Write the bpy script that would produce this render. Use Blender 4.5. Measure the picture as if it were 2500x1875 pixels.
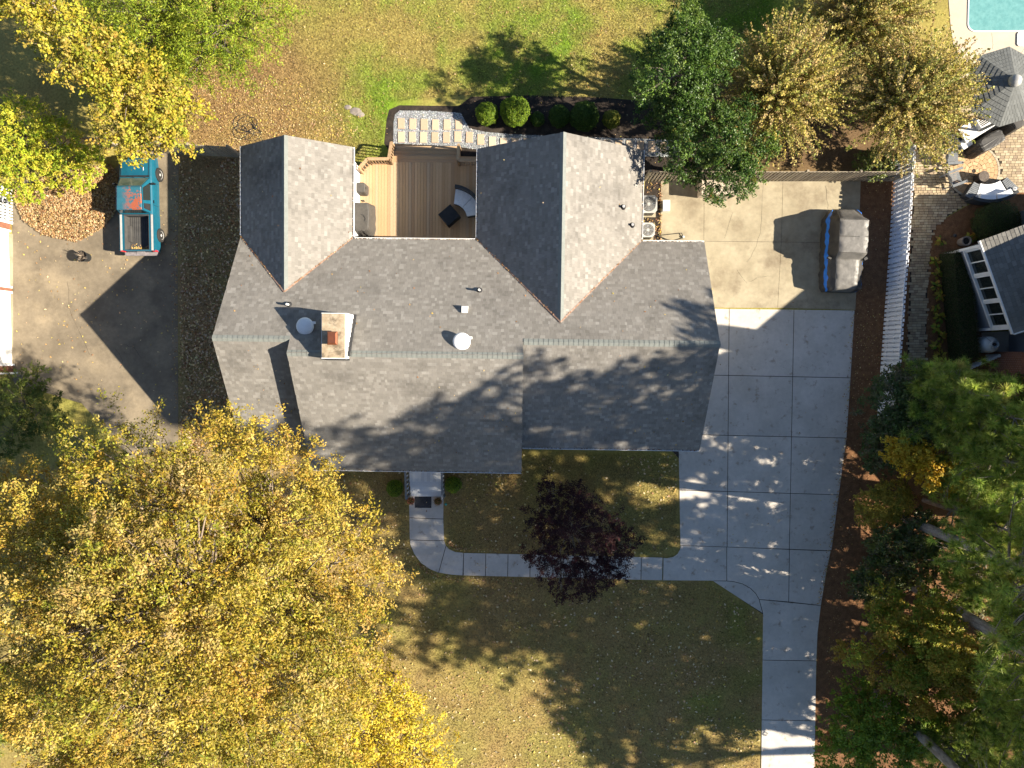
import bpy, math, random
import numpy as np
from mathutils import Vector, Matrix, Quaternion
for o in list(bpy.data.objects): bpy.data.objects.remove(o, do_unlink=True)
SC = bpy.context.scene; COL = SC.collection
random.seed(7); rng = np.random.default_rng(11)
PI = math.pi
# ------------------------------------------------------------------ camera, sky, sun, exposure
FPX, CAMZ, NADX, NADY = 1735.0, 34.7, 1280.0, 869.7
_d = Vector(((NADX-1250)/FPX, -(NADY-937.5)/FPX, -1)).normalized()
CR = _d.rotation_difference(Vector((0, 0, -1))).to_matrix()
cam = bpy.data.objects.new('camera', bpy.data.cameras.new('camera')); COL.objects.link(cam)
cam.data.sensor_width = 36; cam.data.lens = 36*FPX/2500; cam.data.clip_start = .1; cam.data.clip_end = 3000
cam.matrix_world = Matrix.Translation((0, 0, CAMZ)) @ CR.to_4x4()
SC.camera = cam
SUN = Vector((9.147, -1.292, 6.08)).normalized()
w = bpy.data.worlds.new('World'); SC.world = w; w.use_nodes = True
nt = w.node_tree; bg = nt.nodes['Background']
sky = nt.nodes.new('ShaderNodeTexSky'); sky.sky_type = 'NISHITA'; sky.sun_disc = False; sky.air_density = .8; sky.dust_density = .1; sky.ozone_density = 1.0
sky.sun_elevation = math.asin(SUN.z); sky.sun_rotation = math.atan2(SUN.x, SUN.y)
nt.links.new(sky.outputs[0], bg.inputs[0]); bg.inputs[1].default_value = .065
sun = bpy.data.objects.new('sun', bpy.data.lights.new('sun', 'SUN')); COL.objects.link(sun)
sun.data.energy = 5.0; sun.data.angle = math.radians(.53); sun.data.color = (1, .9, .74)
sun.rotation_euler = SUN.to_track_quat('Z', 'Y').to_euler(); sun.location = (40, -6, 30)
SC.render.engine = 'CYCLES'
vs = SC.view_settings; vs.view_transform = 'Standard'; vs.look = 'None'; vs.gamma = 1; vs.exposure = 1.52; vs.use_curve_mapping = False

def P(px, py, z=0.):
    d = CR @ Vector(((px-1250)/FPX, -(py-937.5)/FPX, -1)); t = (z-CAMZ)/d.z
    return Vector((d.x*t, d.y*t, z))
def P2(px, py, z=0.):
    p = P(px, py, z); return (p.x, p.y)

# ------------------------------------------------------------------ materials
def S(r, g, b):            # photograph sRGB 0-255 -> linear
    return tuple(((c/255+.055)/1.055)**2.4 if c > 10 else c/255/12.92 for c in (r, g, b))
def mat(name, col=(.5, .5, .5), col2=None, sc=2., rough=.8, bump=0., bsc=30., attr=False, metal=0., spec=.3, var=.15, vsc=25., stain=None, ssc=.6, sth=(.5, .65), stretch=None, world=True, orand=0., smask=None):
    m = bpy.data.materials.new(name); m.use_nodes = True; nt = m.node_tree; L = nt.links.new
    b = nt.nodes['Principled BSDF']; N = nt.nodes.new
    b.inputs['Roughness'].default_value = rough; b.inputs['Metallic'].default_value = metal
    b.inputs['Specular IOR Level'].default_value = spec
    co = N('ShaderNodeNewGeometry').outputs['Position'] if world else N('ShaderNodeTexCoord').outputs['Object']
    if stretch:
        mp = N('ShaderNodeMapping'); mp.inputs['Scale'].default_value = stretch; L(co, mp.inputs['Vector']); co = mp.outputs[0]
    def noise(s, det=5., ro=.6):
        n = N('ShaderNodeTexNoise'); n.inputs['Scale'].default_value = s; n.inputs['Detail'].default_value = det
        n.inputs['Roughness'].default_value = ro; L(co, n.inputs['Vector']); return n.outputs[0]
    def mix(f, a, c, mode='MIX'):
        x = N('ShaderNodeMix'); x.data_type = 'RGBA'; x.blend_type = mode
        for i, v in ((0, f), (6, a), (7, c)):
            if isinstance(v, bpy.types.NodeSocket): L(v, x.inputs[i])
            elif i == 0: x.inputs[0].default_value = v
            else: x.inputs[i].default_value = (*v, 1) if len(v) == 3 else v
        return x.outputs[2]
    def ramp(v, lo, hi):
        r = N('ShaderNodeMapRange'); L(v, r.inputs[0]); r.inputs[1].default_value = lo; r.inputs[2].default_value = hi; r.clamp = True
        return r.outputs[0]
    if attr:
        a = N('ShaderNodeAttribute'); a.attribute_name = 'Col'; c = a.outputs['Color']
    else:
        r = N('ShaderNodeRGB'); r.outputs[0].default_value = (*col, 1); c = r.outputs[0]
    if col2: c = mix(ramp(noise(sc), .38, .62), c, col2)
    if stain:
        fs = ramp(noise(ssc, 8., .65), *sth)
        if smask:
            sx = N('ShaderNodeSeparateXYZ'); L(N('ShaderNodeTexCoord').outputs['Object'], sx.inputs[0]); mu = N('ShaderNodeMath'); mu.operation = 'MULTIPLY'; L(fs, mu.inputs[0]); L(ramp(sx.outputs[0], *smask), mu.inputs[1]); fs = mu.outputs[0]
        c = mix(fs, c, stain)
    if orand:
        oi = N('ShaderNodeObjectInfo'); om = N('ShaderNodeMapRange'); L(oi.outputs['Random'], om.inputs[0]); om.inputs[3].default_value = 1-orand; om.inputs[4].default_value = 1+orand; c = mix(1., c, om.outputs[0], 'MULTIPLY')
    if var:
        v = ramp(noise(vsc, 4., .7), .25, .75); mm = N('ShaderNodeMapRange'); L(v, mm.inputs[0]); mm.inputs[3].default_value = 1-var; mm.inputs[4].default_value = 1+var
        c = mix(1., c, mm.outputs[0], 'MULTIPLY')
    L(c, b.inputs['Base Color'])
    if bump:
        bp = N('ShaderNodeBump'); bp.inputs['Strength'].default_value = bump; bp.inputs['Distance'].default_value = .02
        L(noise(bsc, 6., .65), bp.inputs['Height']); L(bp.outputs[0], b.inputs['Normal'])
    return m
def leafmat(name, tr=.35, rough=.55, spec=.25):
    m = bpy.data.materials.new(name); m.use_nodes = True; nt = m.node_tree; L = nt.links.new
    b = nt.nodes['Principled BSDF']; a = nt.nodes.new('ShaderNodeAttribute'); a.attribute_name = 'Col'
    b.inputs['Roughness'].default_value = rough; b.inputs['Specular IOR Level'].default_value = spec
    L(a.outputs[0], b.inputs['Base Color'])
    t = nt.nodes.new('ShaderNodeBsdfTranslucent'); L(a.outputs[0], t.inputs[0])
    x = nt.nodes.new('ShaderNodeMixShader'); x.inputs[0].default_value = tr
    L(b.outputs[0], x.inputs[1]); L(t.outputs[0], x.inputs[2]); L(x.outputs[0], nt.nodes['Material Output'].inputs[0])
    return m
G = {}
G['leaf'] = leafmat('leaf_thin', .27); G['gloss'] = leafmat('leaf_glossy', .18, .45, .3); G['needle'] = leafmat('pine_needle', .42, .5)
G['litter'] = leafmat('dry_leaf', .1, .8, .1)
G['ground'] = mat('lawn_soil', attr=True, rough=.95, spec=.05, var=.42, vsc=9., bump=.7, bsc=14.)
G['mulch_red'] = mat('pine_straw', (.215, .112, .056), (.145, .076, .039), 4., .95, .9, 18., var=.4, vsc=22., spec=.05)
G['mulch_dark'] = mat('dark_mulch', (.03, .025, .022), (.055, .043, .034), 3., .95, .9, 20., var=.45, vsc=26., spec=.05)
G['concrete'] = mat('new_concrete', (.56, .51, .45), (.48, .44, .385), .8, .85, .15, 60., var=.08, vsc=5., stain=(.27, .2, .145), ssc=2.6, sth=(.565, .74), orand=.05)
G['oldconc'] = mat('old_concrete', (.36, .31, .215), (.29, .245, .165), .9, .9, .25, 60., var=.13, vsc=4., stain=(.19, .15, .1), ssc=.7, sth=(.5, .72))
G['asphalt'] = mat('worn_drive', (.215, .175, .122), (.15, .122, .086), .7, .92, .35, 70., var=.16, vsc=5., stain=(.28, .225, .15), ssc=.45, sth=(.5, .7))
G['joint'] = mat('joint_dirt', (.05, .04, .032), rough=1., var=.3)
G['shingle'] = mat('roof_shingle', attr=True, rough=.95, spec=.08, var=.16, vsc=90., bump=.25, bsc=160., stain=(.075, .069, .063), ssc=.45, sth=(.52, .85))
G['ridge'] = mat('ridge_cap_shingle', (.20, .212, .197), (.18, .188, .175), 5., .95, .2, 120., spec=.08)
G['white'] = mat('white_paint', (.78, .78, .77), (.72, .71, .69), 3., .5, var=.04)
G['siding'] = mat('white_siding', (.74, .74, .72), (.68, .68, .66), 1.5, .6, var=.04)
G['greysiding'] = mat('grey_siding', (.27, .28, .30), (.24, .25, .27), 1.5, .6, var=.05)
G['brick'] = mat('red_brick_face', (.26, .115, .07), (.2, .085, .055), 7., .9, .3, 60., var=.2)
G['mortar'] = mat('mortar', (.34, .29, .24), rough=.95)
G['wood'] = mat('deck_wood', attr=True, rough=.75, var=.16, vsc=14., stretch=(7, 1, 1), spec=.2)
G['woodx'] = mat('cedar_rail', (.42, .28, .16), (.33, .21, .115), 6., .75, var=.15)
G['oldwood'] = mat('weathered_fence_wood', attr=True, rough=.9, var=.25, vsc=10., spec=.1)
G['stone'] = mat('sandstone_paver', attr=True, rough=.9, var=.12, vsc=12., stretch=(1, 4, 1))
G['gravel'] = mat('gravel_stone', attr=True, rough=.9, var=.1)
G['gravelbase'] = mat('gravel_bed', (.17, .175, .18), (.28, .285, .29), 22., .95, .8, 26., var=.3)
G['paver'] = mat('tan_paver', attr=True, rough=.92, var=.16, vsc=16., bump=.2, bsc=50.)
G['bark'] = mat('bark', (.17, .14, .115), (.10, .08, .065), 6., .95, .9, 14., var=.3, world=False)
G['twig'] = mat('twig', (.30, .24, .18), (.2, .155, .115), 8., .9, world=False)
G['pinebark'] = mat('pine_bark', (.34, .285, .24), (.19, .15, .125), 7., .95, 1., 10., var=.35, stretch=(1, 1, .35), world=False)
G['copper'] = mat('copper', (.42, .14, .07), (.32, .12, .07), 4., .38, metal=.75, var=.1)
G['crown'] = mat('mortar_crown', (.42, .34, .24), (.30, .23, .15), 3., .95, .3, 40., var=.2, stain=(.16, .125, .085), ssc=2.2, sth=(.5, .62))
G['dark'] = mat('dark_metal', (.03, .03, .032), rough=.5)
G['black'] = mat('black_fabric', (.014, .016, .018), (.022, .023, .025), 5., .6, .3, 30., var=.2)
G['tarp'] = mat('grey_cover', (.075, .068, .06), (.06, .055, .05), 4., .65, .25, 12., var=.1)
G['silver'] = mat('silver_cover', (.17, .16, .147), (.14, .133, .122), 5., .45, .9, 5., metal=.0, var=.08)
G['darkcover'] = mat('dark_cover', (.06, .056, .05), (.045, .042, .04), 4., .5, .2, 9., var=.1)
G['blue'] = mat('blue_stripe', (.02, .16, .62), (.03, .2, .7), 5., .45, var=.05)
G['teal'] = mat('teal_paint', (.008, .085, .135), (.010, .098, .148), 4., .28, spec=.6, var=.05, world=False)
G['rust'] = mat('rusty_teal_roof', (.025, .11, .155), (.03, .125, .17), 3., .5, stain=(.30, .085, .045), ssc=3.6, sth=(.485, .53), var=.25, vsc=30., world=False, smask=(-.35, .1))
G['glass'] = mat('window_glass', (.02, .025, .025), rough=.06, spec=.8, var=0)
G['glassgreen'] = mat('windscreen', (.06, .085, .06), (.11, .13, .09), 2., .12, spec=.7, var=0)
G['chrome'] = mat('chrome', (.55, .55, .55), rough=.25, metal=1., var=.05)
G['tyre'] = mat('tyre', (.025, .024, .023), rough=.85)
G['red'] = mat('red_lens', (.5, .02, .03), rough=.2); G['orange'] = mat('orange_lens', (.7, .25, .05), rough=.2)
G['bumper'] = mat('grey_bumper', (.27, .235, .24), (.2, .18, .18), 6., .55)
G['liner'] = mat('bed_liner', (.075, .073, .07), (.06, .058, .056), 4., .55)
G['cushion'] = mat('pale_cushion', (.62, .66, .70), (.56, .60, .64), 6., .9)
G['whitecush'] = mat('white_cushion', (.82, .82, .82), (.74, .75, .77), 4., .9, var=.04)
G['wicker'] = mat('dark_wicker', (.035, .038, .042), (.05, .052, .055), 30., .8, .5, 60.)
G['greyplastic'] = mat('grey_resin', (.17, .18, .19), (.13, .14, .15), 6., .6)
G['acgrey'] = mat('unit_casing', (.42, .41, .39), (.35, .34, .32), 4., .5)
G['water'] = mat('pool_water', (.12, .29, .285), (.15, .33, .32), 3., .08, .35, 4., spec=.6, var=.1, vsc=6.)
G['pooldeck'] = mat('pool_deck', (.52, .44, .34), (.47, .39, .30), 1., .9, var=.06)
G['gazebo'] = mat('gazebo_shingle', attr=True, rough=.9, var=.18, vsc=10.)
G['tank'] = mat('tank_paint', (.52, .56, .58), (.46, .5, .52), 3., .4, var=.05)
G['terracotta'] = mat('terracotta', (.35, .13, .07), rough=.85)
G['mat'] = mat('door_mat', (.03, .033, .038), (.05, .05, .055), 9., .95)
G['porch'] = mat('porch_paint', attr=True, rough=.6, var=.06)
G['green'] = mat('verdigris_paint', (.06, .30, .25), rough=.6)
G['pink'] = mat('valley_flashing', (.36, .25, .20), (.22, .12, .07), 9., .7)
G['rock'] = mat('field_stone', (.3, .26, .22), (.2, .17, .15), 4., .95, .6, 10.)

# ------------------------------------------------------------------ mesh helpers
def tag(o, label=None, cat=None, group=None, kind=None):
    for k, v in (('label', label), ('category', cat), ('group', group), ('kind', kind)):
        if v: o[k] = v
    return o
def thing(name, label, cat, loc=(0, 0, 0), rz=0., group=None):
    o = bpy.data.objects.new(name, None); COL.objects.link(o); o.empty_display_size = .2
    o.location = loc; o.rotation_euler = (0, 0, rz); return tag(o, label, cat, group)
def link(name, me, parent=None, M=None):
    o = bpy.data.objects.new(name, me); COL.objects.link(o)
    if parent: o.parent = parent
    if M is not None: o.matrix_local = M
    return o
class MB:
    def __init__(s): s.v = []; s.f = []; s.c = []; s.m = []
    def add(s, vs, fs, c=None, mi=0):
        n = len(s.v); s.v.extend(tuple(v) for v in vs)
        for f in fs: s.f.append(tuple(i+n for i in f)); s.c.append(c); s.m.append(mi)
        return s
    def hexa(s, b, t, c=None, mi=0):       # two quads, bottom and top, same order (ccw from above)
        return s.add(list(b)+list(t), [(3, 2, 1, 0), (4, 5, 6, 7), (0, 1, 5, 4), (1, 2, 6, 5), (2, 3, 7, 6), (3, 0, 4, 7)], c, mi)
    def box(s, x0, x1, y0, y1, z0, z1, c=None, mi=0):
        q = [(x0, y0), (x1, y0), (x1, y1), (x0, y1)]
        return s.hexa([(*p, z0) for p in q], [(*p, z1) for p in q], c, mi)
    def obox(s, cx, cy, sx, sy, z0, z1, a=0., taper=1., c=None, mi=0):
        ca, sa = math.cos(a), math.sin(a)
        def r(x, y): return (cx+ca*x-sa*y, cy+sa*x+ca*y)
        q = [(-sx/2, -sy/2), (sx/2, -sy/2), (sx/2, sy/2), (-sx/2, sy/2)]
        return s.hexa([(*r(*p), z0) for p in q], [(*r(p[0]*taper, p[1]*taper), z1) for p in q], c, mi)
    def beam(s, a, b, w, h, c=None, mi=0, up=(0, 0, 1)):
        a, b = Vector(a), Vector(b); d = (b-a).normalized(); sd = d.cross(Vector(up))
        if sd.length < 1e-4: sd = Vector((1, 0, 0))
        sd.normalize(); u = sd.cross(d); sd *= w/2; u *= h/2
        return s.hexa([a-sd-u, a+sd-u, b+sd-u, b-sd-u], [a-sd+u, a+sd+u, b+sd+u, b-sd+u], c, mi)
    def tube(s, pts, rads, n=6, c=None, mi=0, caps=True):
        pts = [Vector(p) for p in pts]; k = len(pts)
        if not hasattr(rads, '__len__'): rads = [rads]*k
        vs = []; ref = Vector((.31, .2, .93))
        for i, p in enumerate(pts):
            d = (pts[min(i+1, k-1)]-pts[max(i-1, 0)]).normalized()
            a = d.cross(ref)
            if a.length < .05: a = d.cross(Vector((1, 0, 0)))
            a.normalize(); b = d.cross(a)
            for j in range(n):
                t = 2*PI*j/n; vs.append(p+(a*math.cos(t)+b*math.sin(t))*rads[i])
        fs = [(i*n+j, i*n+(j+1) % n, (i+1)*n+(j+1) % n, (i+1)*n+j) for i in range(k-1) for j in range(n)]
        if caps: fs += [tuple(range(n))[::-1], tuple(range((k-1)*n, k*n))]
        return s.add(vs, fs, c, mi)
    def lathe(s, prof, n=18, o=(0, 0, 0), c=None, mi=0, sx=1., sy=1.):
        vs = [(o[0]+r*sx*math.cos(2*PI*j/n), o[1]+r*sy*math.sin(2*PI*j/n), o[2]+z) for r, z in prof for j in range(n)]
        k = len(prof)
        fs = [(i*n+j, i*n+(j+1) % n, (i+1)*n+(j+1) % n, (i+1)*n+j) for i in range(k-1) for j in range(n)]
        fs += [tuple(range(n))[::-1], tuple(range((k-1)*n, k*n))]
        return s.add(vs, fs, c, mi)
    def prism(s, poly, z0, z1, c=None, mi=0):
        a = sum(poly[i-1][0]*poly[i][1]-poly[i][0]*poly[i-1][1] for i in range(len(poly)))
        if a < 0: poly = poly[::-1]
        n = len(poly)
        return s.add([(*p, z0) for p in poly]+[(*p, z1) for p in poly], [tuple(range(n, 2*n)), tuple(range(n))[::-1]]+[(i, (i+1) % n, n+(i+1) % n, n+i) for i in range(n)], c, mi)
    def sheet(s, poly, z, c=None, mi=0):
        a = sum(poly[i-1][0]*poly[i][1]-poly[i][0]*poly[i-1][1] for i in range(len(poly)))
        if a < 0: poly = poly[::-1]
        return s.add([(*p, z) for p in poly], [tuple(range(len(poly)))], c, mi)
    def mesh(s, name, mats, smooth=False):
        me = bpy.data.meshes.new(name); me.from_pydata([tuple(v) for v in s.v], [], s.f)
        if not isinstance(mats, (list, tuple)): mats = [mats]
        for m in mats: me.materials.append(m)
        if len(mats) > 1: me.polygons.foreach_set('material_index', s.m)
        if any(c is not None for c in s.c):
            ca = me.color_attributes.new('Col', 'FLOAT_COLOR', 'CORNER'); buf = []
            for f, c in zip(s.f, s.c):
                c = c or (.5, .5, .5); buf.extend((c[0], c[1], c[2], 1.)*len(f))
            ca.data.foreach_set('color', buf)
        if smooth: me.polygons.foreach_set('use_smooth', [True]*len(s.f))
        me.update(); return me
    def build(s, name, mats, parent=None, smooth=False, M=None): return link(name, s.mesh(name, mats, smooth), parent, M)
def polys_np(name, V, k, cols, m, parent=None):     # V (N*k,3) one k-gon each, cols (N,3)
    n = len(V)//k; me = bpy.data.meshes.new(name); me.vertices.add(n*k); me.loops.add(n*k); me.polygons.add(n)
    me.vertices.foreach_set('co', np.ascontiguousarray(V, dtype=np.float32).ravel())
    me.loops.foreach_set('vertex_index', np.arange(n*k, dtype=np.int32)); me.polygons.foreach_set('loop_start', np.arange(0, n*k, k, dtype=np.int32))
    me.materials.append(m); me.update(calc_edges=True)
    ca = me.color_attributes.new('Col', 'FLOAT_COLOR', 'POINT')
    c4 = np.ones((n*k, 4), dtype=np.float32); c4[:, :3] = np.repeat(cols, k, axis=0); ca.data.foreach_set('color', c4.ravel())
    return link(name, me, parent)
def unit(a): return a/np.maximum(np.linalg.norm(a, axis=1, keepdims=True), 1e-6)
def leaf_quads(pts, nrm, L, W, fold=.18, tang=None):
    n = len(pts); t = tang if tang is not None else rng.normal(size=(n, 3)); nrm = unit(nrm)
    t = unit(t-nrm*np.sum(t*nrm, axis=1, keepdims=True)); b = np.cross(nrm, t)
    L = np.broadcast_to(np.asarray(L), (n,))[:, None]; W = np.broadcast_to(np.asarray(W), (n,))[:, None]
    v = np.stack([pts-t*L/2, pts+b*W/2+nrm*W*fold-t*L*.05, pts+t*L/2, pts-b*W/2+nrm*W*fold-t*L*.05], axis=1)
    return v.reshape(-1, 3)
def palette(n, pal, wts=None, jit=.18):
    pal = np.array(pal); wts = None if wts is None else np.array(wts)/sum(wts)
    c = pal[rng.choice(len(pal), n, p=wts)]
    return np.clip(c*(1+rng.normal(size=(n, 1))*jit)*(1+rng.normal(size=(n, 3))*.05), .004, .95)
_T = np.random.default_rng(3).random((256, 256))
def vn(x, y, s, o=0):
    x = x/s+o*17.3; y = y/s+o*9.1; xi = np.floor(x).astype(int); yi = np.floor(y).astype(int); fx = x-xi; fy = y-yi
    fx = fx*fx*(3-2*fx); fy = fy*fy*(3-2*fy); g = lambda a, b: _T[a % 256, b % 256]
    return (g(xi, yi)*(1-fx)+g(xi+1, yi)*fx)*(1-fy)+(g(xi, yi+1)*(1-fx)+g(xi+1, yi+1)*fx)*fy
def fbm(x, y, s, o=0): return (vn(x, y, s, o)+.5*vn(x, y, s/2.1, o+1)+.25*vn(x, y, s/4.3, o+2)+.12*vn(x, y, s/9, o+3))/1.87
def inpoly(x, y, poly):
    r = np.zeros(len(x), bool); j = len(poly)-1
    for i in range(len(poly)):
        xi, yi = poly[i]; xj, yj = poly[j]
        r ^= ((yi > y) != (yj > y)) & (x < (xj-xi)*(y-yi)/(yj-yi+1e-12)+xi); j = i
    return r
def px2(poly, z=0.): return [P2(a, b, z) for a, b in poly]
def scatter(poly, n):
    a = np.array(poly); lo, hi = a.min(0), a.max(0); xs = []; 
    p = rng.uniform(lo, hi, size=(n*3+50, 2)); p = p[inpoly(p[:, 0], p[:, 1], poly)]
    return p[:n]

# ------------------------------------------------------------------ ground, beds, paving
def sbox(x, y, x0, x1, y0, y1, s=1.):
    f = lambda a: np.clip(a/s+.5, 0, 1)
    return f(x-x0)*f(x1-x)*f(y-y0)*f(y1-y)
def lawn(x, y):
    n1 = fbm(x, y, 3.2, 1); n2 = fbm(x, y, 1.1, 5); n3 = fbm(x, y, .45, 9)
    straw = np.array([.295, .24, .072]); grn = np.array([.14, .225, .02]); dirt = np.array([.26, .165, .075]); olive = np.array([.285, .198, .078]); dk = np.array([.27, .19, .10])
    back = sbox(x, y, -11, 13, 9.5, 40, 3)*1.
    gw = np.clip((n1*.55+n2*.35+n3*.25-.45)*3.6, 0, 1)*(.28+.72*back)
    gw = np.maximum(gw, np.clip(sbox(x, y, 7, 12.5, -40, -10.5, 3)*.55+sbox(x, y, -6, 15, 14.5, 40, 3)*.55+n2-.85, 0, 1)*.8)
    gw *= 1-.75*sbox(x, y, -30, -8.2, 5, 40, 3); gw *= 1-sbox(x, y, 6, 19, 8.4, 12.2, 1.5)
    dw = np.clip(sbox(x, y, 6, 19, 8.4, 12.2, 1.5)*1.3+sbox(x, y, -17, -9.5, 8.5, 15, 3)*.95+sbox(x, y, -2, 6, 10, 15, 4)*.25+(n1-.5)*1.4, 0, 1)
    front = sbox(x, y, -40, 40, -60, -4.5, 3)
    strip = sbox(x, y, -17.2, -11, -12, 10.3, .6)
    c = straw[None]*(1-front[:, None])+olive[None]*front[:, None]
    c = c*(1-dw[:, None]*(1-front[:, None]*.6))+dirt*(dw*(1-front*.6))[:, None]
    crp = sbox(x, y, 6, 20, 8.4, 14.0, 1.5)*.9; c = c*(1-crp[:, None])+np.array([.13, .085, .048])*crp[:, None]  # dark mulch, with the crape myrtles' shade put into its colour
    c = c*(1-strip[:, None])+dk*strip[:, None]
    c = c*(1-gw[:, None])+grn*gw[:, None]
    far = np.clip(np.maximum((np.abs(x)-28)/5, (np.abs(y)-21.5)/5), 0, 1)[:, None]
    return c*(.78+.44*n3)[:, None]*(1-far)+np.array([.19, .18, .06])*far
def axis(lo, hi, st): return np.concatenate([[-900, -300, -120, -60], np.arange(lo, hi+.01, st), [60, 120, 300, 900]])
gx, gy = axis(-34, 34, .4), axis(-27, 27, .4); X, Y = np.meshgrid(gx, gy); nxg, nyg = len(gx), len(gy)
me = bpy.data.meshes.new('ground'); vv = np.stack([X.ravel(), Y.ravel(), np.zeros(X.size)], 1)
ii = (np.arange(nyg-1)[:, None]*nxg+np.arange(nxg-1)[None]).ravel(); ff = np.stack([ii, ii+1, ii+1+nxg, ii+nxg], 1)
me.vertices.add(len(vv)); me.vertices.foreach_set('co', vv.astype(np.float32).ravel()); me.loops.add(ff.size); me.polygons.add(len(ff))
me.loops.foreach_set('vertex_index', ff.ravel().astype(np.int32)); me.polygons.foreach_set('loop_start', np.arange(0, ff.size, 4, dtype=np.int32)); me.update(calc_edges=True)
ca = me.color_attributes.new('Col', 'FLOAT_COLOR', 'POINT'); c4 = np.ones((len(vv), 4), np.float32); c4[:, :3] = lawn(vv[:, 0], vv[:, 1]); ca.data.foreach_set('color', c4.ravel())
me.materials.append(G['ground']); GROUND = tag(link('ground', me), 'dry autumn lawn and bare soil around the houses', 'ground', kind='structure')

def bed(name, poly, z, m, label):
    mb = MB(); mb.sheet(px2(poly), z); o = mb.build(name, m); return tag(o, label, name.replace('_', ' '), kind='structure')
RED = [(2100, 441), (2300, 441), (2262, 905), (2340, 905), (2420, 960), (2620, 960), (2640, 1990), (1988, 1990), (1990, 1760), (1996, 1545), (2004, 1478), (2028, 1345), (2045, 1210), (2066, 1062), (2086, 757)]
bed('mulch_strip', RED, .005, G['mulch_red'], 'reddish brown pine straw strip between driveway and white fence')
bed('mulch_strip', [(1575, 443), (1614, 443), (1612, 600), (1560, 600)], .005, G['mulch_dark'], 'dark soil strip beside the two air conditioners')
BED = [(944, 292), (950, 268), (975, 257), (1120, 259), (1150, 236), (1300, 232), (1440, 236), (1570, 246), (1700, 300), (1760, 380), (1760, 440), (1560, 440), (1300, 420), (1150, 395), (1118, 385), (960, 385), (938, 350)]
bed('mulch_bed', BED, .006, G['mulch_dark'], 'black mulch bed around the clipped round shrubs')
bed('mulch_bed', [(2262, 560), (2330, 520), (2420, 470), (2640, 470), (2640, 620), (2420, 620), (2420, 900), (2262, 905)], .007, G['mulch_red'], 'brown mulch bed beneath the clipped hedge')
PATH = [(961, 300), (964, 280), (976, 270), (1050, 271), (1125, 276), (1138, 300), (1146, 314), (1185, 322), (1250, 328), (1400, 334), (1660, 342), (1660, 384), (1500, 380), (1250, 374), (1160, 364), (1110, 357), (960, 350)]
gp = bed('gravel_path', PATH, .012, G['gravelbase'], 'grey gravel path with tan stepping stones behind the deck')
pw = px2(PATH); p = scatter(pw, 6500); q = []
oc = np.array([[1, 0, 0], [0, 1, 0], [-1, 0, 0], [0, -1, 0], [0, 0, 1.]]); tri = [(0, 1, 4), (1, 2, 4), (2, 3, 4), (3, 0, 4)]
r = rng.uniform(.014, .034, (len(p), 1, 1)); a = rng.uniform(0, 6.28, len(p)); ca_, sa_ = np.cos(a), np.sin(a)
O = oc[None]*r*rng.uniform(.7, 1.3, (len(p), 5, 3)); Xr = O[..., 0]*ca_[:, None]-O[..., 1]*sa_[:, None]; Yr = O[..., 0]*sa_[:, None]+O[..., 1]*ca_[:, None]
O = np.stack([Xr+p[:, 0:1], Yr+p[:, 1:2], O[..., 2]*.8+.013], -1)
V = O[:, np.array(tri).ravel()].reshape(-1, 3)
o = polys_np('gravel_stones', V, 3, np.repeat(palette(len(p), [(.4, .42, .44), (.25, .27, .29), (.5, .5, .48), (.16, .17, .18)]), 4, axis=0), G['gravel'], gp); o['kind'] = 'stuff'
stones = [(979.7, 302), (1007.9, 303), (1035.8, 304.4), (1063.3, 305), (1091.5, 305), (1119.9, 304), (980, 335), (1006.6, 335), (1034, 336), (1062, 336), (1090, 336), (1117.7, 334), (1146, 335.5), (1173.7, 341), (1202, 347), (1229, 350), (1257, 350), (1286, 352), (1314, 353), (1342, 353), (1370, 354), (1398, 354), (1426, 355), (1454, 355), (1482, 355), (1510, 355), (1537, 356), (1563, 357), (1591, 358), (1619, 360)]
sm = []
for c in [(.48, .36, .25), (.52, .39, .27), (.43, .32, .22), (.55, .43, .31)]:
    mb = MB(); h = (.17, .26); mb.hexa([(-h[0], -h[1], 0), (h[0], -h[1], 0), (h[0], h[1], 0), (-h[0], h[1], 0)], [(-h[0]+.012, -h[1]+.012, .05), (h[0]-.012, -h[1]+.01, .05), (h[0]-.01, h[1]-.012, .05), (-h[0]+.012, h[1]-.01, .05)], c); sm.append(mb.mesh('stepping_stone', G['stone']))
for s in stones:
    link('stepping_stone', random.choice(sm), gp, Matrix.Translation(P(*s, .0))@Matrix.Rotation(random.uniform(-.03, .03)-.01, 4, 'Z')@Matrix.Scale(random.uniform(.95, 1.05), 4))

def inset(poly, d):
    a = sum(poly[i-1][0]*poly[i][1]-poly[i][0]*poly[i-1][1] for i in range(len(poly)))
    if a < 0: poly = poly[::-1]
    n = len(poly); out = []
    for i in range(n):
        p0, p1, p2 = Vector(poly[i-1]), Vector(poly[i]), Vector(poly[(i+1) % n])
        e1, e2 = (p1-p0).normalized(), (p2-p1).normalized(); n1, n2 = Vector((-e1.y, e1.x)), Vector((-e2.y, e2.x))
        m_ = (n1+n2); m_ = m_/max(m_.length_squared/2, .3); out.append(tuple(p1+m_*d))
    return out
def slab(parent, poly, m, z=.03, name='concrete_slab', d=.016):
    mb = MB(); mb.prism(inset(px2(poly), d), -.02, z+random.uniform(-.002, .002)); return mb.build(name, m, parent)
def lerp(a, b, t): return a+(b-a)*t
J1 = lambda y: lerp(1780, 1774, (y-755)/663); J2 = lambda y: lerp(1938, 1924, (y-755)/713)
RP = [(757, 2086), (922, 2076), (1069, 2066), (1208, 2046), (1345, 2028), (1478, 2004)]
def RE(y):
    for (a, xa), (b, xb) in zip(RP, RP[1:]):
        if y <= b: return lerp(xa, xb, (y-a)/(b-a))
    return 2004
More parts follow.
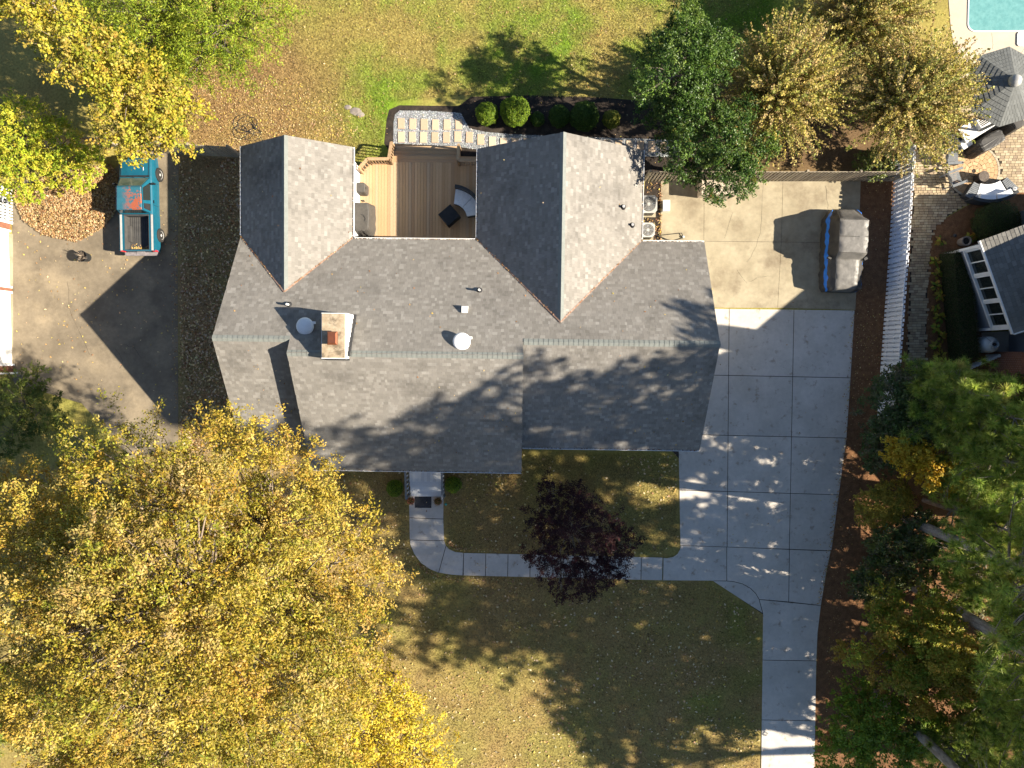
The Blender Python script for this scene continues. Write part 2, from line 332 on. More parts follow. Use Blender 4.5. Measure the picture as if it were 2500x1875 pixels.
drv = tag(MB().sheet(px2([(1640, 754), (2084, 760), (2062, 1070), (2024, 1345), (2000, 1478), (1992, 1550), (1986, 1990), (1858, 1990), (1863, 1500), (1742, 1417), (1622, 1415), (1623, 1364), (1630, 1364), (1645, 1361), (1657, 1352), (1663, 1341), (1664, 1331), (1658, 1120), (1640, 1100)]), .012).build('driveway', G['joint']), 'pale concrete slab driveway beside the house', 'driveway', kind='structure')
rows = [(752, 757), (914, 922), (1060, 1069), (1196, 1208), (1331, 1345)]
def ry(i, x): return lerp(rows[i][0], rows[i][1], (x-1652)/400)
for i in range(4):
    xs = [lambda y: 1650+(y-755)*.018, J1, J2, RE]
    for k in range(3):
        A = [(xs[k](rows[i][0]), ry(i, xs[k](rows[i][0]))), (xs[k+1](rows[i][0]), ry(i, xs[k+1](rows[i][0]))), (xs[k+1](rows[i+1][0]), ry(i+1, xs[k+1](rows[i+1][0]))), (xs[k](rows[i+1][0]), ry(i+1, xs[k](rows[i+1][0])))]
        slab(drv, A, G['concrete'])
ARC = [(1774, 1418), (1790, 1419.5), (1812, 1425), (1832, 1436), (1845, 1449), (1853, 1463)]
slab(drv, [(1661, 1331), (1660, 1340), (1654, 1351), (1643, 1359), (1628, 1362), (1619, 1361), (1618, 1417), (1774, 1418), (1774, 1335)], G['concrete'])
slab(drv, [(1774, 1335), (1927, 1341), (1925, 1469)]+ARC[::-1], G['concrete'])
slab(drv, [(1927, 1341), (2028, 1345), (2018, 1392), (2004, 1478), (1925, 1469)], G['concrete'])
slab(drv, [(1740, 1418)]+ARC+[(1862, 1497), (1830, 1477)], G['concrete'])
slab(drv, [(1853, 1463), (2004, 1478), (1996, 1545), (1993, 1613), (1861, 1611), (1862, 1497)], G['concrete'])
for a, b in ((1611, 1757), (1757, 1904), (1904, 2050)): slab(drv, [(1861-(a-1611)*.014, a), (1993-(a-1611)*.017, a+2), (1993-(b-1611)*.017, b+2), (1861-(b-1611)*.014, b)], G['concrete'])
wlk = tag(MB().sheet(px2([(1000, 1200), (1082, 1200), (1083, 1320), (1087, 1332), (1096, 1342), (1111, 1349), (1135, 1352), (1618, 1362), (1617, 1415), (1130, 1404), (1070, 1398), (1030, 1374), (1004, 1340), (1001, 1310)]), .011).build('walkway', G['joint']), 'curved concrete walkway from front steps to driveway', 'walkway', kind='structure')
slab(wlk, [(998, 1196), (1084, 1196), (1083, 1267), (999, 1264)], G['concrete']); slab(wlk, [(999, 1264), (1083, 1267), (1085, 1320), (1000, 1318)], G['concrete'])
slab(wlk, [(1000, 1318), (1085, 1320), (1089, 1332), (1071, 1398), (1050, 1390), (1028, 1375), (1011, 1352), (1002, 1331)], G['concrete'])
slab(wlk, [(1089, 1332), (1097, 1340), (1112, 1347), (1132, 1349), (1130, 1405), (1100, 1403), (1071, 1398)], G['concrete'])
xs = [1132+i*54.2 for i in range(9)]+[1618]
for a, b in zip(xs, xs[1:]):
    t = lambda x: 1349+(x-1132)*.0235; u = lambda x: 1405+(x-1132)*.0247
    slab(wlk, [(a, t(a)), (b, t(b)), (b-1, u(b)), (a-1, u(a))], G['concrete'])
pad = tag(MB().sheet(px2([(1616, 445), (2098, 445), (2086, 750), (1654, 750), (1654, 590), (1616, 590)]), .01).build('parking_pad', G['joint']), 'old stained tan concrete parking pad under the covered vehicle', 'parking pad', kind='structure')
for A in ([(1613, 442), (1719, 442), (1718, 589), (1612, 589)], [(1719, 442), (1911, 442), (1907, 591), (1718, 589)], [(1911, 442), (2101, 443), (2096, 593), (1907, 591)], [(1652, 589), (1718, 589), (1907, 591), (1898, 752), (1652, 751)], [(1907, 591), (2096, 593), (2088, 757), (1898, 752)]):
    slab(pad, A, G['oldconc'], .028, d=.007)
def crack(parent, pts, z, w=.012):
    pts = [P(a+random.uniform(-2, 2), b+random.uniform(-2, 2), z) for i in range(len(pts)-1) for t in (0, .25, .5, .75) for a, b in [(lerp(pts[i][0], pts[i+1][0], t), lerp(pts[i][1], pts[i+1][1], t))]]
    mb = MB()
    for a, b in zip(pts, pts[1:]): mb.beam(a, b, w*random.uniform(.6, 1.3), .003)
    mb.build('crack', G['joint'], parent)
for c in ([(1863, 455), (1861, 540), (1848, 600), (1815, 655)], [(2015, 452), (2022, 500), (2020, 530)], [(1800, 660), (1830, 700)], [(1830, 688), (1850, 676), (1895, 672)], [(1790, 520), (1760, 600)]): crack(pad, c, .0315, .006)
asp = tag(MB().sheet(px2([(30, 545), (33, 470), (60, 440), (260, 430), (372, 330), (437, 330), (434, 700), (436, 1090), (320, 1120), (200, 985), (33, 935)]), .012).build('neighbour_driveway', G['asphalt']), 'worn brown driveway under the teal pickup', 'driveway', kind='structure')
for c in ([(165, 690), (170, 760), (200, 820), (225, 880)], [(280, 850), (300, 880), (290, 905)], [(300, 840), (330, 850), (350, 880)]): crack(asp, c, .0135, .01)
slab(asp, [(20, 570), (33, 570), (33, 700), (20, 700)], G['oldconc'], .02, 'apron_slab'); slab(asp, [(20, 712), (33, 712), (33, 895), (20, 895)], G['oldconc'], .02, 'apron_slab')
# bare stones in the back lawn
for k, (a, b, r_) in enumerate([(849, 262, .16), (868, 272, .26), (880, 280, .18)]):
    mb = MB(); p0 = P(a, b); mb.lathe([(r_, 0), (r_*.9, .03), (r_*.5, .05)], 7, p0, sx=1.2, sy=.8); tag(mb.build('flat_stone', G['rock']), 'flat pale stone bedded in the back lawn', 'stone', 'flat stones in the back lawn')

# ------------------------------------------------------------------ the house
TH = -.013
HE, S_ = 3.2, .646
uA, uBl, uBr, uCr, vb, vfA, vfB = -12.62, -9.46, -.054, 7.81, 5.17, -4.135, -5.247
vA, vB = .579, .011; hA = HE+S_*(vb-vA); hB = HE+S_*(vb-vB)
uL1, uL2, vL, uR1, uR2, vR, SG = -12.66, -7.567, 9.08, -2.228, 5.144, 9.053, .665
uL, uR = (uL1+uL2)/2, (uR1+uR2)/2; hL = HE+SG*(uL2-uL1)/2; hR = HE+SG*(uR2-uR1)/2
vLi, vRi = vb-(hL-HE)/S_, vb-(hR-HE)/S_
E_ = .09
house = thing('house', 'grey shingled house with two rear gables and white chimney', 'house', (0, 0, 0), TH)
def HP(px, py, z):
    p = P(px, py, z); c, s = math.cos(-TH), math.sin(-TH); return Vector((c*p.x-s*p.y, s*p.x+c*p.y, z))
# planes: (origin on eave line, e, up-slope unit, list of 3d poly for decking, interval function of slope distance)
planes = []
def plane(o, e, h, slope, poly2):      # o point on the eave, e along eave, h horizontal uphill; poly2 in (e, plan distance uphill)
    o, e, h = Vector(o), Vector(e), Vector(h); planes.append((o, e, h, slope, poly2))
LB = uCr-uA
vbe = vb-E_; zbe = HE+S_*E_
plane((uA, vbe, zbe), (1, 0, 0), (0, -1, 0), S_, 'BACK')
sA = (hA-HE)/(vA-vfA); sB = (hB-HE)/(vB-vfB)
plane((uBl, vfA+E_, HE+sA*E_), (-1, 0, 0), (0, 1, 0), sA, [(0, 0), (uBl-uA, 0), (uBl-uA, vA-vfA-E_), (0, vA-vfA-E_)])
plane((uBr, vfB+E_, HE+sB*E_), (-1, 0, 0), (0, 1, 0), sB, [(0, 0), (uBr-uBl, 0), (uBr-uBl, vB-vfB-E_), (0, vB-vfB-E_)])
plane((uCr, vfA+E_, HE+sA*E_), (-1, 0, 0), (0, 1, 0), sA, [(0, 0), (uCr-uBr, 0), (uCr-uBr, vA-vfA-E_), (0, vA-vfA-E_)])
def gable(u1, u2, um, vend, vin, hr):
    run = (u2-u1)/2-E_; ze = HE+SG*E_
    plane((u1+E_, vend, ze), (0, -1, 0), (1, 0, 0), SG, [(0, 0), (vend-vbe, 0), (vend-vin, run), (0, run)])
    plane((u2-E_, vend, ze), (0, -1, 0), (-1, 0, 0), SG, [(0, 0), (vend-vbe, 0), (vend-vin, run), (0, run)])
gable(uL1, uL2, uL, vL, vLi, hL); gable(uR1, uR2, uR, vR, vRi, hR)
def span(poly, y):
    xs = []
    for i in range(len(poly)):
        (x0, y0), (x1, y1) = poly[i-1], poly[i]
        if (y0 <= y) != (y1 <= y): xs.append(x0+(x1-x0)*(y-y0)/(y1-y0))
    xs.sort(); return [(xs[i], xs[i+1]) for i in range(0, len(xs)-1, 2)]
def back_span(d):
    v = vbe-d
    iv = [(0, LB)] if v >= vA else [(uBl-uA, uBr-uA)]
    out = iv
    for u1, u2, vin in ((uL1, uL2, vLi), (uR1, uR2, vRi)):
        if v > vin:
            t = (vb-v)*((u2-u1)/2)/(vb-vin); a, b = u1+t-uA+.04, u2-t-uA-.04; nx = []
            for x0, x1 in out:
                if b <= x0 or a >= x1: nx.append((x0, x1)); continue
                if a-x0 > .02: nx.append((x0, a))
                if x1-b > .02: nx.append((b, x1))
            out = nx
    return out
deck_mb = MB()
def deck_poly(o, e, h, s, pl, t=.1):
    q = [o+e*a+h*b+Vector((0, 0, s*b)) for a, b in pl]; n = len(q); dn = Vector((0, 0, -t))
    deck_mb.add(q+[p+dn for p in q], [tuple(range(n))[::-1], tuple(range(n, 2*n))]+[(i, (i+1) % n, n+(i+1) % n, n+i) for i in range(n)])
SH_COL = [(.215, .199, .178), (.205, .19, .169), (.226, .209, .187), (.188, .174, .155), (.268, .251, .227), (.25, .234, .211)]; SH_W = [5, 5, 5, 3, 1.2, 2]
EXP = .14; field = MB(); protos = []; NPROTO = 0
roofdeck_planes = []
for pi, (o, e, h, s, pl) in enumerate(planes):
    L3 = math.sqrt(1+s*s); ws = (h+Vector((0, 0, s)))/L3; nrm = e.cross(ws)
    if nrm.z < 0: nrm = -nrm
    dmax = (vbe-vB) if pl == 'BACK' else max(p[1] for p in pl)
    if pl == 'BACK':
        dA = vbe-vA
        deck_poly(o, e, h, s, [(0, 0), (LB, 0), (LB, dA), (0, dA)]); deck_poly(o, e, h, s, [(uBl-uA, dA), (uBr-uA, dA), (uBr-uA, dmax), (uBl-uA, dmax)])
    else: deck_poly(o, e, h, s, pl)
    nr = int(dmax*L3/EXP)+1; flip = (e.cross(ws)).z < 0
    for r_ in range(nr):
        w0 = r_*EXP; w1 = min(w0+EXP, dmax*L3); dm = (w0+w1)/2/L3
        if w1-w0 < .02: continue
        for x0, x1 in (back_span(dm) if pl == 'BACK' else span(pl, dm)):
            own = pi == 2 and r_ >= nr-6
            x = x0-random.uniform(0, .15)
            while x < x1-.01:
                wd = .192 if own else random.choice((.10, .13, .16, .19, .22)); a, b = max(x, x0), min(x+wd-.003, x1); x += wd
                if b-a < .02: continue
                c = random.choices(SH_COL, SH_W)[0]; k = random.uniform(.93, 1.07); c = (c[0]*k, c[1]*k, c[2]*k)
                th = random.choice((.003, .003, .004, .008)); lo = w0-.002
                q = [o+e*a+ws*lo, o+e*b+ws*lo, o+e*b+ws*w1, o+e*a+ws*w1]; t0 = nrm*th; t1 = nrm*.002
                if own and len(protos) < 300: protos.append((q, t0, t1, c)); continue
                vs_ = [q[0]+nrm*.0005, q[1]+nrm*.0005, q[0]+t0, q[1]+t0, q[2]+t1, q[3]+t1, q[2], q[3]]
                fs_ = [(2, 3, 4, 5), (0, 1, 3, 2), (0, 2, 5, 7), (1, 6, 4, 3)]
                if flip: fs_ = [f[::-1] for f in fs_]
                field.add(vs_, fs_, c)
roof = deck_mb.build('roof', G['dark'], house)
fo = field.build('shingle_courses', G['shingle'], roof); fo['kind'] = 'stuff'
pm = {}
for q, t0, t1, c in protos:
    key = (round((q[1]-q[0]).length, 2), SH_COL.index(min(SH_COL, key=lambda k: abs(k[0]-c[0]))))
    ctr = (q[0]+q[1])/2
    if key not in pm:
        mb = MB(); d = [p-ctr for p in q]; mb.hexa(d, [d[0]+t0, d[1]+t0, d[2]+t1, d[3]+t1] , SH_COL[key[1]])
        mb.f = [f[::-1] for f in mb.f]; pm[key] = mb.mesh('shingle', G['shingle'])
    link('shingle', pm[key], roof, Matrix.Translation(ctr))
# ridge caps
def ridge(a, b, s, n=None):
    a, b = Vector(a), Vector(b); d = (b-a).normalized(); sd = d.cross(Vector((0, 0, 1))); st = .2; n = int((b-a).length/st); st = (b-a).length/n
    mb = MB(); wd = .13; hv = Vector((0, 0, 1)); pr = []
    for t, up in ((0, .026), (st+.02, .012)):
        for k in (-wd, 0, wd): pr.append(d*t+sd*k+hv*(up-abs(k)*s))
    pr += [p-hv*.012 for p in pr]
    mb.add(pr, [(0, 1, 4, 3), (1, 2, 5, 4), (0, 6, 7, 1), (1, 7, 8, 2), (0, 3, 9, 6), (2, 8, 11, 5)]); me = mb.mesh('ridge_cap', G['ridge'])
    for i in range(n): link('ridge_cap', me, roof, Matrix.Translation(a+d*st*i))
ridge((uA, vA, hA), (uBl-.02, vA, hA), .635); ridge((uBl, vB, hB), (uBr, vB, hB), .64); ridge((uBr+.02, vA, hA), (uCr, vA, hA), .635)
ridge((uL, vL, hL), (uL, vLi-.05, hL), SG); ridge((uR, vR, hR), (uR, vRi-.05, hR), SG)
# valleys
LIT = [(.33, .17, .07), (.25, .12, .055), (.40, .24, .10), (.20, .10, .05), (.45, .33, .2)]
YEL = [(.55, .42, .10), (.50, .33, .12), (.45, .30, .17), (.60, .48, .24), (.34, .2, .1)]
def litter(name, pts, size, pal, parent=None, up=.9, label=None, cat='leaves', z0=None):
    n = len(pts); nr = rng.normal(size=(n, 3))*(1-up)+np.array([0, 0, up]); L = rng.uniform(.7, 1.3, n)*size
    V = leaf_quads(pts, nr, L, L*rng.uniform(.4, .7, n), .2); o = polys_np(name, V, 4, palette(n, pal), G['litter'], parent); o['kind'] = 'stuff'
    return tag(o, label, cat if label else None)
lp = []
for u1, u2, um, vin, hr in ((uL1, uL2, uL, vLi, hL), (uR1, uR2, uR, vRi, hR)):
    for ue, sg in ((u1, 1), (u2, -1)):
        a, b = Vector((ue+sg*E_, vb-.05, HE+.03)), Vector((um, vin+.03, hr+.012)); MB().beam(a, b, .06, .05).build('valley_flashing', G['pink'], house)
        for t in rng.uniform(0, .95, 70)**1.6: p = a.lerp(b, t); lp.append((p.x+random.gauss(0, .02), p.y+random.gauss(0, .02), p.z+.045))
litter('valley_leaves', np.array(lp), .06, LIT, house)
# gutters
gl = []
def gutter(a, b, out):
    a, b, out = Vector(a), Vector(b), Vector(out); t = (b-a).normalized(); mb = MB(); z = Vector((0, 0, 1)); L = (b-a).length
    i, o_ = out*-.10, out*.0
    mb.beam(a+o_-z*.06, b+o_-z*.06, .022, .11); mb.beam(a+out*-.055-z*.11, b+out*-.055-z*.11, .1, .012); mb.beam(a+i-z*.06, b+i-z*.06, .012, .1)
    n = max(2, int(L/.75))
    for k in range(n+1): c = a+t*(L*min(max(k/n, .01), .99)); mb.beam(c+i, c+o_, .02, .012)
    mb.build('gutter', G['white'], house)
    for k in range(int(L*34)):
        c = a+t*random.uniform(0, L)+out*random.uniform(-.09, -.02)-z*random.uniform(.01, .06); gl.append(tuple(c))
zg = HE+.045
gutter((uL1+.03, vb+.02, zg), (uL1+.03, vL, zg), (-1, 0, 0)); gutter((uL2-.03, vb+.02, zg), (uL2-.03, vL, zg), (1, 0, 0)); gutter((uR1+.03, vb+.02, zg), (uR1+.03, vR, zg), (-1, 0, 0)); gutter((uR2-.03, vb+.02, zg), (uR2-.03, vR, zg), (1, 0, 0))
gutter((uL2, vb-.03, zg), (uR1, vb-.03, zg), (0, 1, 0)); gutter((uR2, vb-.03, zg), (uCr, vb-.03, zg), (0, 1, 0))
gutter((uA, vfA+.03, zg), (uBl-.02, vfA+.03, zg), (0, -1, 0)); gutter((uBl, vfB+.03, zg), (uBr, vfB+.03, zg), (0, -1, 0)); gutter((uBr+.02, vfA+.03, zg), (uCr, vfA+.03, zg), (0, -1, 0))
litter('gutter_leaves', np.array(gl), .07, LIT, house, .6)
# walls
def gwall(u0, u1, v0, v1, along, zr, slope, m=G['siding'], over=.1):
    mb = MB(); H0 = HE-.02
    if along == 'u':
        vm = (v0+v1)/2; pr = [(v0, 0), (v1, 0), (v1, H0), (vm, zr-.14), (v0, H0)]
        A = [(u0, *p) for p in pr]; B = [(u1, *p) for p in pr]
    else:
        um = (u0+u1)/2; pr = [(u0, 0), (u1, 0), (u1, H0), (um, zr-.14), (u0, H0)]
        A = [(p[0], v0, p[1]) for p in pr]; B = [(p[0], v1, p[1]) for p in pr]
    mb.add(A+B, [(0, 1, 2, 3, 4), (9, 8, 7, 6, 5)]+[(i, (i+1) % 5, 5+(i+1) % 5, 5+i) for i in range(5)])
    return mb.build('wall', m, house)
iw = .38
gwall(uA+.2, uBl+.1, vfA+iw, vb-iw, 'u', hA, .6); gwall(uBl+.16, uBr-.16, vfB+iw, vb-iw-.01, 'u', hB, .6); gwall(uBr-.1, uCr-.2, vfA+iw, vb-iw, 'u', hA, .6)
gwall(uL1+iw, uL2-iw, vb-iw-.3, vL-.2, 'v', hL, .6); gwall(uR1+iw, uR2-iw, vb-iw-.3, vR-.2, 'v', hR, .6)
def opening(name, c, wd, ht, n, parent, panes=2, m=None):      # framed window or door on a wall: c centre bottom, n outward
    c, n = Vector(c), Vector(n); t = Vector((0, 0, 1)).cross(n); z = Vector((0, 0, 1)); mb = MB()
    for k in (-1, 1): mb.beam(c+t*k*(wd/2+.04)+n*.03, c+t*k*(wd/2+.04)+n*.03+z*ht, .08, .06, up=tuple(n))
    for hh in (-.04, ht+.04): mb.beam(c-t*(wd/2+.08)+z*hh+n*.032, c+t*(wd/2+.08)+z*hh+n*.032, .06, .08)
    o = mb.build(name, G['white'], parent)
    for i in range(panes):
        mb = MB(); g = .02; z0, z1 = ht*i/panes+g, ht*(i+1)/panes-g
        mb.beam(c+z*(z0+z1)/2-t*(wd/2)+n*.012, c+z*(z0+z1)/2+t*(wd/2)+n*.012, .02, z1-z0); mb.build('panel' if m else 'pane', m or G['glass'], o)
    return o
for u in (-11.4, -2.2): opening('window', (u, vfA+iw if u < -9.5 else vfB+iw, 1.1), 1.1, 1.4, (0, -1, 0), house)
for u in (2, 5): opening('window', (u, vfA+iw, 1.1), 1.1, 1.4, (0, -1, 0), house)
opening('door', (HP(1040, 1160, .5).x, vfB+iw, .62), .95, 2.1, (0, -1, 0), house, 1, G['brick'])
for u in (uL, uR): opening('window', (u, (vL if u < -5 else vR)-.2, 1.2), 1.3, 1.4, (0, 1, 0), house)
opening('patio_door', (-5, vb-iw, .65), 1.8, 2.05, (0, 1, 0), house, 1)
mb = MB(); mb.tube([(uL1-.02, vb+.1, 3.15), (uL1+.1, vb-.05, 2.9), (uL1+.22, vb-.1, 2.6), (uL1+.3, vb-.1, .1)], .045, 6); mb.build('downspout', G['white'], house)
# chimney
ch0, ch1 = HP(783.5, 763.5, 7.0), HP(843, 876, 7.0)
mb = MB(); mb.box(ch0.x, ch1.x, ch1.y, ch0.y, 4.2, 6.93)
chim = mb.build('chimney', G['white'], house)
mb = MB(); mb.box(ch0.x+.03, ch1.x-.03, ch1.y+.03, ch0.y-.03, 6.925, 6.975); mb.build('mortar_crown', G['crown'], chim)
mb = MB()
for z in [4.9+i*.203 for i in range(10)]: mb.box(ch0.x-.004, ch1.x+.004, ch1.y-.004, ch0.y+.004, z, z+.19)
mb.build('brick_courses', G['white'], chim)
c0, c1 = HP(798, 809, 7.25), HP(822.5, 842, 7.25); mb = MB(); mx, my = (c0.x+c1.x)/2, (c0.y+c1.y)/2; wx, wy = c1.x-c0.x, c0.y-c1.y
mb.obox(mx, my, wx*.8, wy*.8, 6.97, 7.16); fl = mb.build('flue', G['dark'], chim)
mb = MB(); mb.obox(mx, my, wx, wy, 7.16, 7.2, 0, 1.); mb.obox(mx, my, wx, wy, 7.2, 7.27, 0, .72); mb.build('copper_cap', G['copper'], chim)
mb = MB(); k = .09
for i in range(9):
    v = ch1.y+.1+i*.19; zz = HE+S_*(vb-v)
    if v < ch0.y: mb.box(ch1.x, ch1.x+k, v, v+.19, zz-.15, zz+.1)
for i in range(4): mb.box(ch0.x+.1+i*.22, ch0.x+.33+i*.22, ch1.y-.07, ch1.y, hB-.3, hB+.06-.0)
mb.build('step_flashing', G['dark'], chim)
rl = []
for o, e, h, s_r, pl in planes:
    if pl == 'BACK': a, d = rng.uniform(.5, LB-.5, 60), rng.uniform(.2, 4.2, 60)
    else: m_ = 26 if abs(e.x) > .5 else 3; a, d = rng.uniform(.2, max(p[0] for p in pl)*.6, m_), rng.uniform(.1, max(p[1] for p in pl)*.9, m_)
    for x, y in zip(a, d):
        q = o+e*x+h*y; rl.append((q.x, q.y, q.z+s_r*y+.02))
rl = np.array([q for q in rl]); litter('roof_leaves', rl, .08, YEL+LIT, house, .9)
# vents on the roof
def roofz(u, v):
    if uL1 < u < uL2 and v > vLi+abs(u-uL)*(vb-vLi)/((uL2-uL1)/2): return hL-SG*abs(u-uL)
    if uR1 < u < uR2 and v > vRi+abs(u-uR)*(vb-vRi)/((uR2-uR1)/2): return hR-SG*abs(u-uR)
    return HE+S_*(vb-v)
def on_roof(px, py):
    z = 5.
    for _ in range(8): q = HP(px, py, z); z = roofz(q.x, q.y)
    return HP(px, py, z), z
for a, b, hh in ((706, 744, .3), (1171, 709, .32), (1521, 506, .25), (1543, 550, .22)):
    q, z = on_roof(a, b); mb = MB(); q = Vector((q.x, q.y, z))
    gy = -S_ if not (uR1 < q.x < uR2 and q.y > 5) else 0
    mb.lathe([(.05, -.05), (.05, hh), (.035, hh), (.035, hh-.05)], 10, q); pv = mb.build('pipe_vent', G['white'] , house)
    mb = MB(); mb.lathe([(.13, -.08), (.12, .04), (.055, .14)], 10, q); mb.build('boot', G['dark'], pv)
q, z = on_roof(1135, 756); mb = MB(); mb.obox(q.x, q.y, .27, .3, z-.15, z+.16, 0, .9); mb.build('square_vent', G['white'], house)
for a, b in ((748, 797), (1128, 834)):
    q, z = on_roof(a, b); mb = MB(); mb.lathe([(.22, -.2), (.22, .12), (.35, .13), (.36, .19), (.30, .235), (.15, .255), (.01, .26)], 24, (q.x, q.y, z)); fn = mb.build('attic_fan', G['white'], house, True)
    mb = MB(); mb.box(q.x+.25, q.x+.42, q.y+.1, q.y+.2, z+.1, z+.2); mb.build('motor_tab', G['white'], fn)

# ------------------------------------------------------------------ deck behind the house
DZ = .6
deck = thing('deck', 'tan wooden deck between the two rear gables', 'deck', (0, 0, 0), TH)
du0, du1 = uL2-iw+.01, uR1+iw-.01; dv0 = vb-iw+.01; dv1 = HP(1000, 396, DZ).y
WC = [(.46, .30, .16), (.42, .265, .14), (.50, .33, .185), (.39, .25, .14), (.44, .31, .19)]
n = int((du1-du0)/.142); bw = (du1-du0)/n; bm = []
for c in WC:
    mb = MB(); mb.box(-bw/2+.004, bw/2-.004, 0, dv1-dv0, -.035, 0, c); bm.append(mb.mesh('deck_board', G['wood']))
for i in range(n): link('deck_board', random.choice(bm), deck, Matrix.Translation((du0+bw*(i+.5), dv0, DZ+random.uniform(-.001, .001))))
mb = MB()
for i in range(9): mb.box(du0+.02, du1-.02, dv0+.1+i*.4, dv0+.14+i*.4, .2, DZ-.037)
mb.box(du0, du1, dv1-.05, dv1-.005, .02, DZ-.04); mb.build('joist_frame', G['woodx'], deck)
for u in (du0+.3, (du0+du1)/2, du1-.3): MB().box(u-.05, u+.05, dv1-.16, dv1-.06, 0, .3).build('post', G['woodx'], deck)
s0, s1 = HP(958, 390, .6).x, HP(1122, 390, .6).x
MB().box(s0, du1, dv1+.004, dv1+.145, DZ-.035, DZ+.001, WC[3]).build('border_board', G['wood'], deck)
MB().box(s0, du1, dv1+.15, dv1+.29, DZ-.037, DZ-.001, WC[1]).build('border_board', G['wood'], deck)
vv_ = dv1+.29
for k, zt in enumerate((.42, .22)):
    for j in range(2):
        y0 = vv_+k*.3+j*.145; MB().box(s0, s1, y0+.004, y0+.14, zt-.04, zt, random.choice(WC)).build('stair_tread', G['wood'], deck)
MB().box(s0, s1, vv_-.02, vv_+.57, 0, .05).build('stair_base', G['woodx'], deck)
for x in (s0+.05, (s0+s1)/2, s1-.05):
    mb = MB(); mb.box(x-.02, x+.02, vv_, vv_+.28, .04, .38); mb.box(x-.02, x+.02, vv_+.28, vv_+.57, .04, .18); mb.build('stringer', G['woodx'], deck)
RZ = 1.5
def rail(a, b, za=(DZ, RZ), zb=None, balu=True):
    zb = zb or za; a, b = Vector((a[0], a[1], 0)), Vector((b[0], b[1], 0)); z = Vector((0, 0, 1)); L = (b-a).length
    MB().beam(a+z*za[1], b+z*zb[1], .14, .04).build('top_rail', G['woodx'], deck)
    MB().beam(a+z*(za[0]+.1), b+z*(zb[0]+.1), .04, .09).build('bottom_rail', G['woodx'], deck)
    for e, zz in ((a, za), (b, zb)): MB().beam(e+z*0, e+z*(zz[1]-.02), .09, .09).build('post', G['woodx'], deck)
    m_ = int(L/.13)
    for i in range(1, m_):
        t = i/m_; c = a.lerp(b, t); MB().beam(c+z*(lerp(za[0], zb[0], t)+.06), c+z*(lerp(za[1], zb[1], t)-.02), .04, .04).build('baluster', G['woodx'], deck)
r0, r1, r2, r3 = HP(876, 411, RZ), HP(897, 388, RZ), HP(949, 388, RZ), HP(954, 345, 1.25)
rail(r0, r1); rail(r1, r2); rail(r2, r3, (DZ, RZ), (.15, 1.1))
q0, q1 = HP(1118, 391, RZ), HP(1166, 392, RZ); rail((q0.x, q0.y), (q1.x+.3, q1.y)); q3 = HP(1119, 350, 1.2); rail((q0.x, q0.y), (q3.x, q3.y), (DZ, RZ), (.15, 1.05))

# things standing on the deck
def tops(name, label, cat, base, sx, sy, h, rz, m, taper=.92, wr=.02, group=None):      # a draped fabric cover: wrinkled, flared skirt
    t = thing(name, label, cat, base, rz, group); mb = MB(); nz, nr = 9, 44; vs_ = []
    for i in range(nz):
        f = i/(nz-1); k = 1.04-(1.04-taper)*f
        if i >= nz-2: k *= .97 if i == nz-2 else .86
        z = h*min(1, f*1.12) if i < nz-2 else h*(.975 if i == nz-2 else 1.)
        for j in range(nr):
            a = 2*PI*j/nr; ca, sa = math.cos(a), math.sin(a); p_ = 5.
            rr = (abs(ca)**p_+abs(sa)**p_)**(-1/p_); wv = 1+wr*(1-f*.6)*math.sin(a*11+i*.5)+random.uniform(-.5, .5)*wr*.5
            vs_.append((sx/2*rr*ca*k*wv, sy/2*rr*sa*k*wv, z+random.uniform(-.5, .5)*wr*.3))
    fs_ = [(i*nr+j, i*nr+(j+1) % nr, (i+1)*nr+(j+1) % nr, (i+1)*nr+j) for i in range(nz-1) for j in range(nr)]+[tuple(range((nz-1)*nr, nz*nr)), tuple(range(nr))[::-1]]
    mb.add(vs_, fs_); mb.build('fabric_cover', m, t); return t
p0 = P(896, 540, DZ); t = tops('covered_grill', 'large grey fabric cover over a grill on the deck', 'grill cover', (p0.x-.02, p0.y, DZ), .85, 1.55, 1.12, TH, G['tarp'], .82, .03)
MB().tube([(.15, -.2, 1.13), (.2, -.1, 1.14), (.12, .05, 1.135), (.0, .1, 1.135)], .012, 5).build('drawstring', G['dark'], t)
MB().box(-.08, .08, .77, .8, .7, .95).build('handle_bulge', G['tarp'], t)
p0 = P(889, 466, DZ); t = tops('covered_box', 'small square grey cover standing against the white wall', 'covered box', (p0.x, p0.y, DZ), .42, .48, .75, TH, G['tarp'], .95, .01)
MB().box(.215, .23, -.05, .05, .55, .62).build('logo_patch', G['dark'], t)
p0 = P(1099, 530, DZ); t = thing('covered_fire_pit', 'black cover over a square fire pit on the deck', 'fire pit', (p0.x, p0.y, DZ), math.radians(40)); mb = MB()
mb.obox(0, 0, .74, .74, 0, .42, 0, 1.); mb.obox(0, 0, .74, .74, .42, .5, 0, .93); mb.build('fabric_cover', G['black'], t); MB().box(-.38, -.365, -.06, .06, .3, .36).build('buckle_tab', G['chrome'], t)
MB().tube([(.37, -.3, .15), (.385, 0, .12), (.37, .3, .15)], .012, 5).build('strap', G['dark'], t)
c = P(1104, 534, DZ+.4); t = thing('curved_sofa', 'curved dark wicker sofa with pale cushions under the eave', 'sofa', (c.x, c.y, DZ))
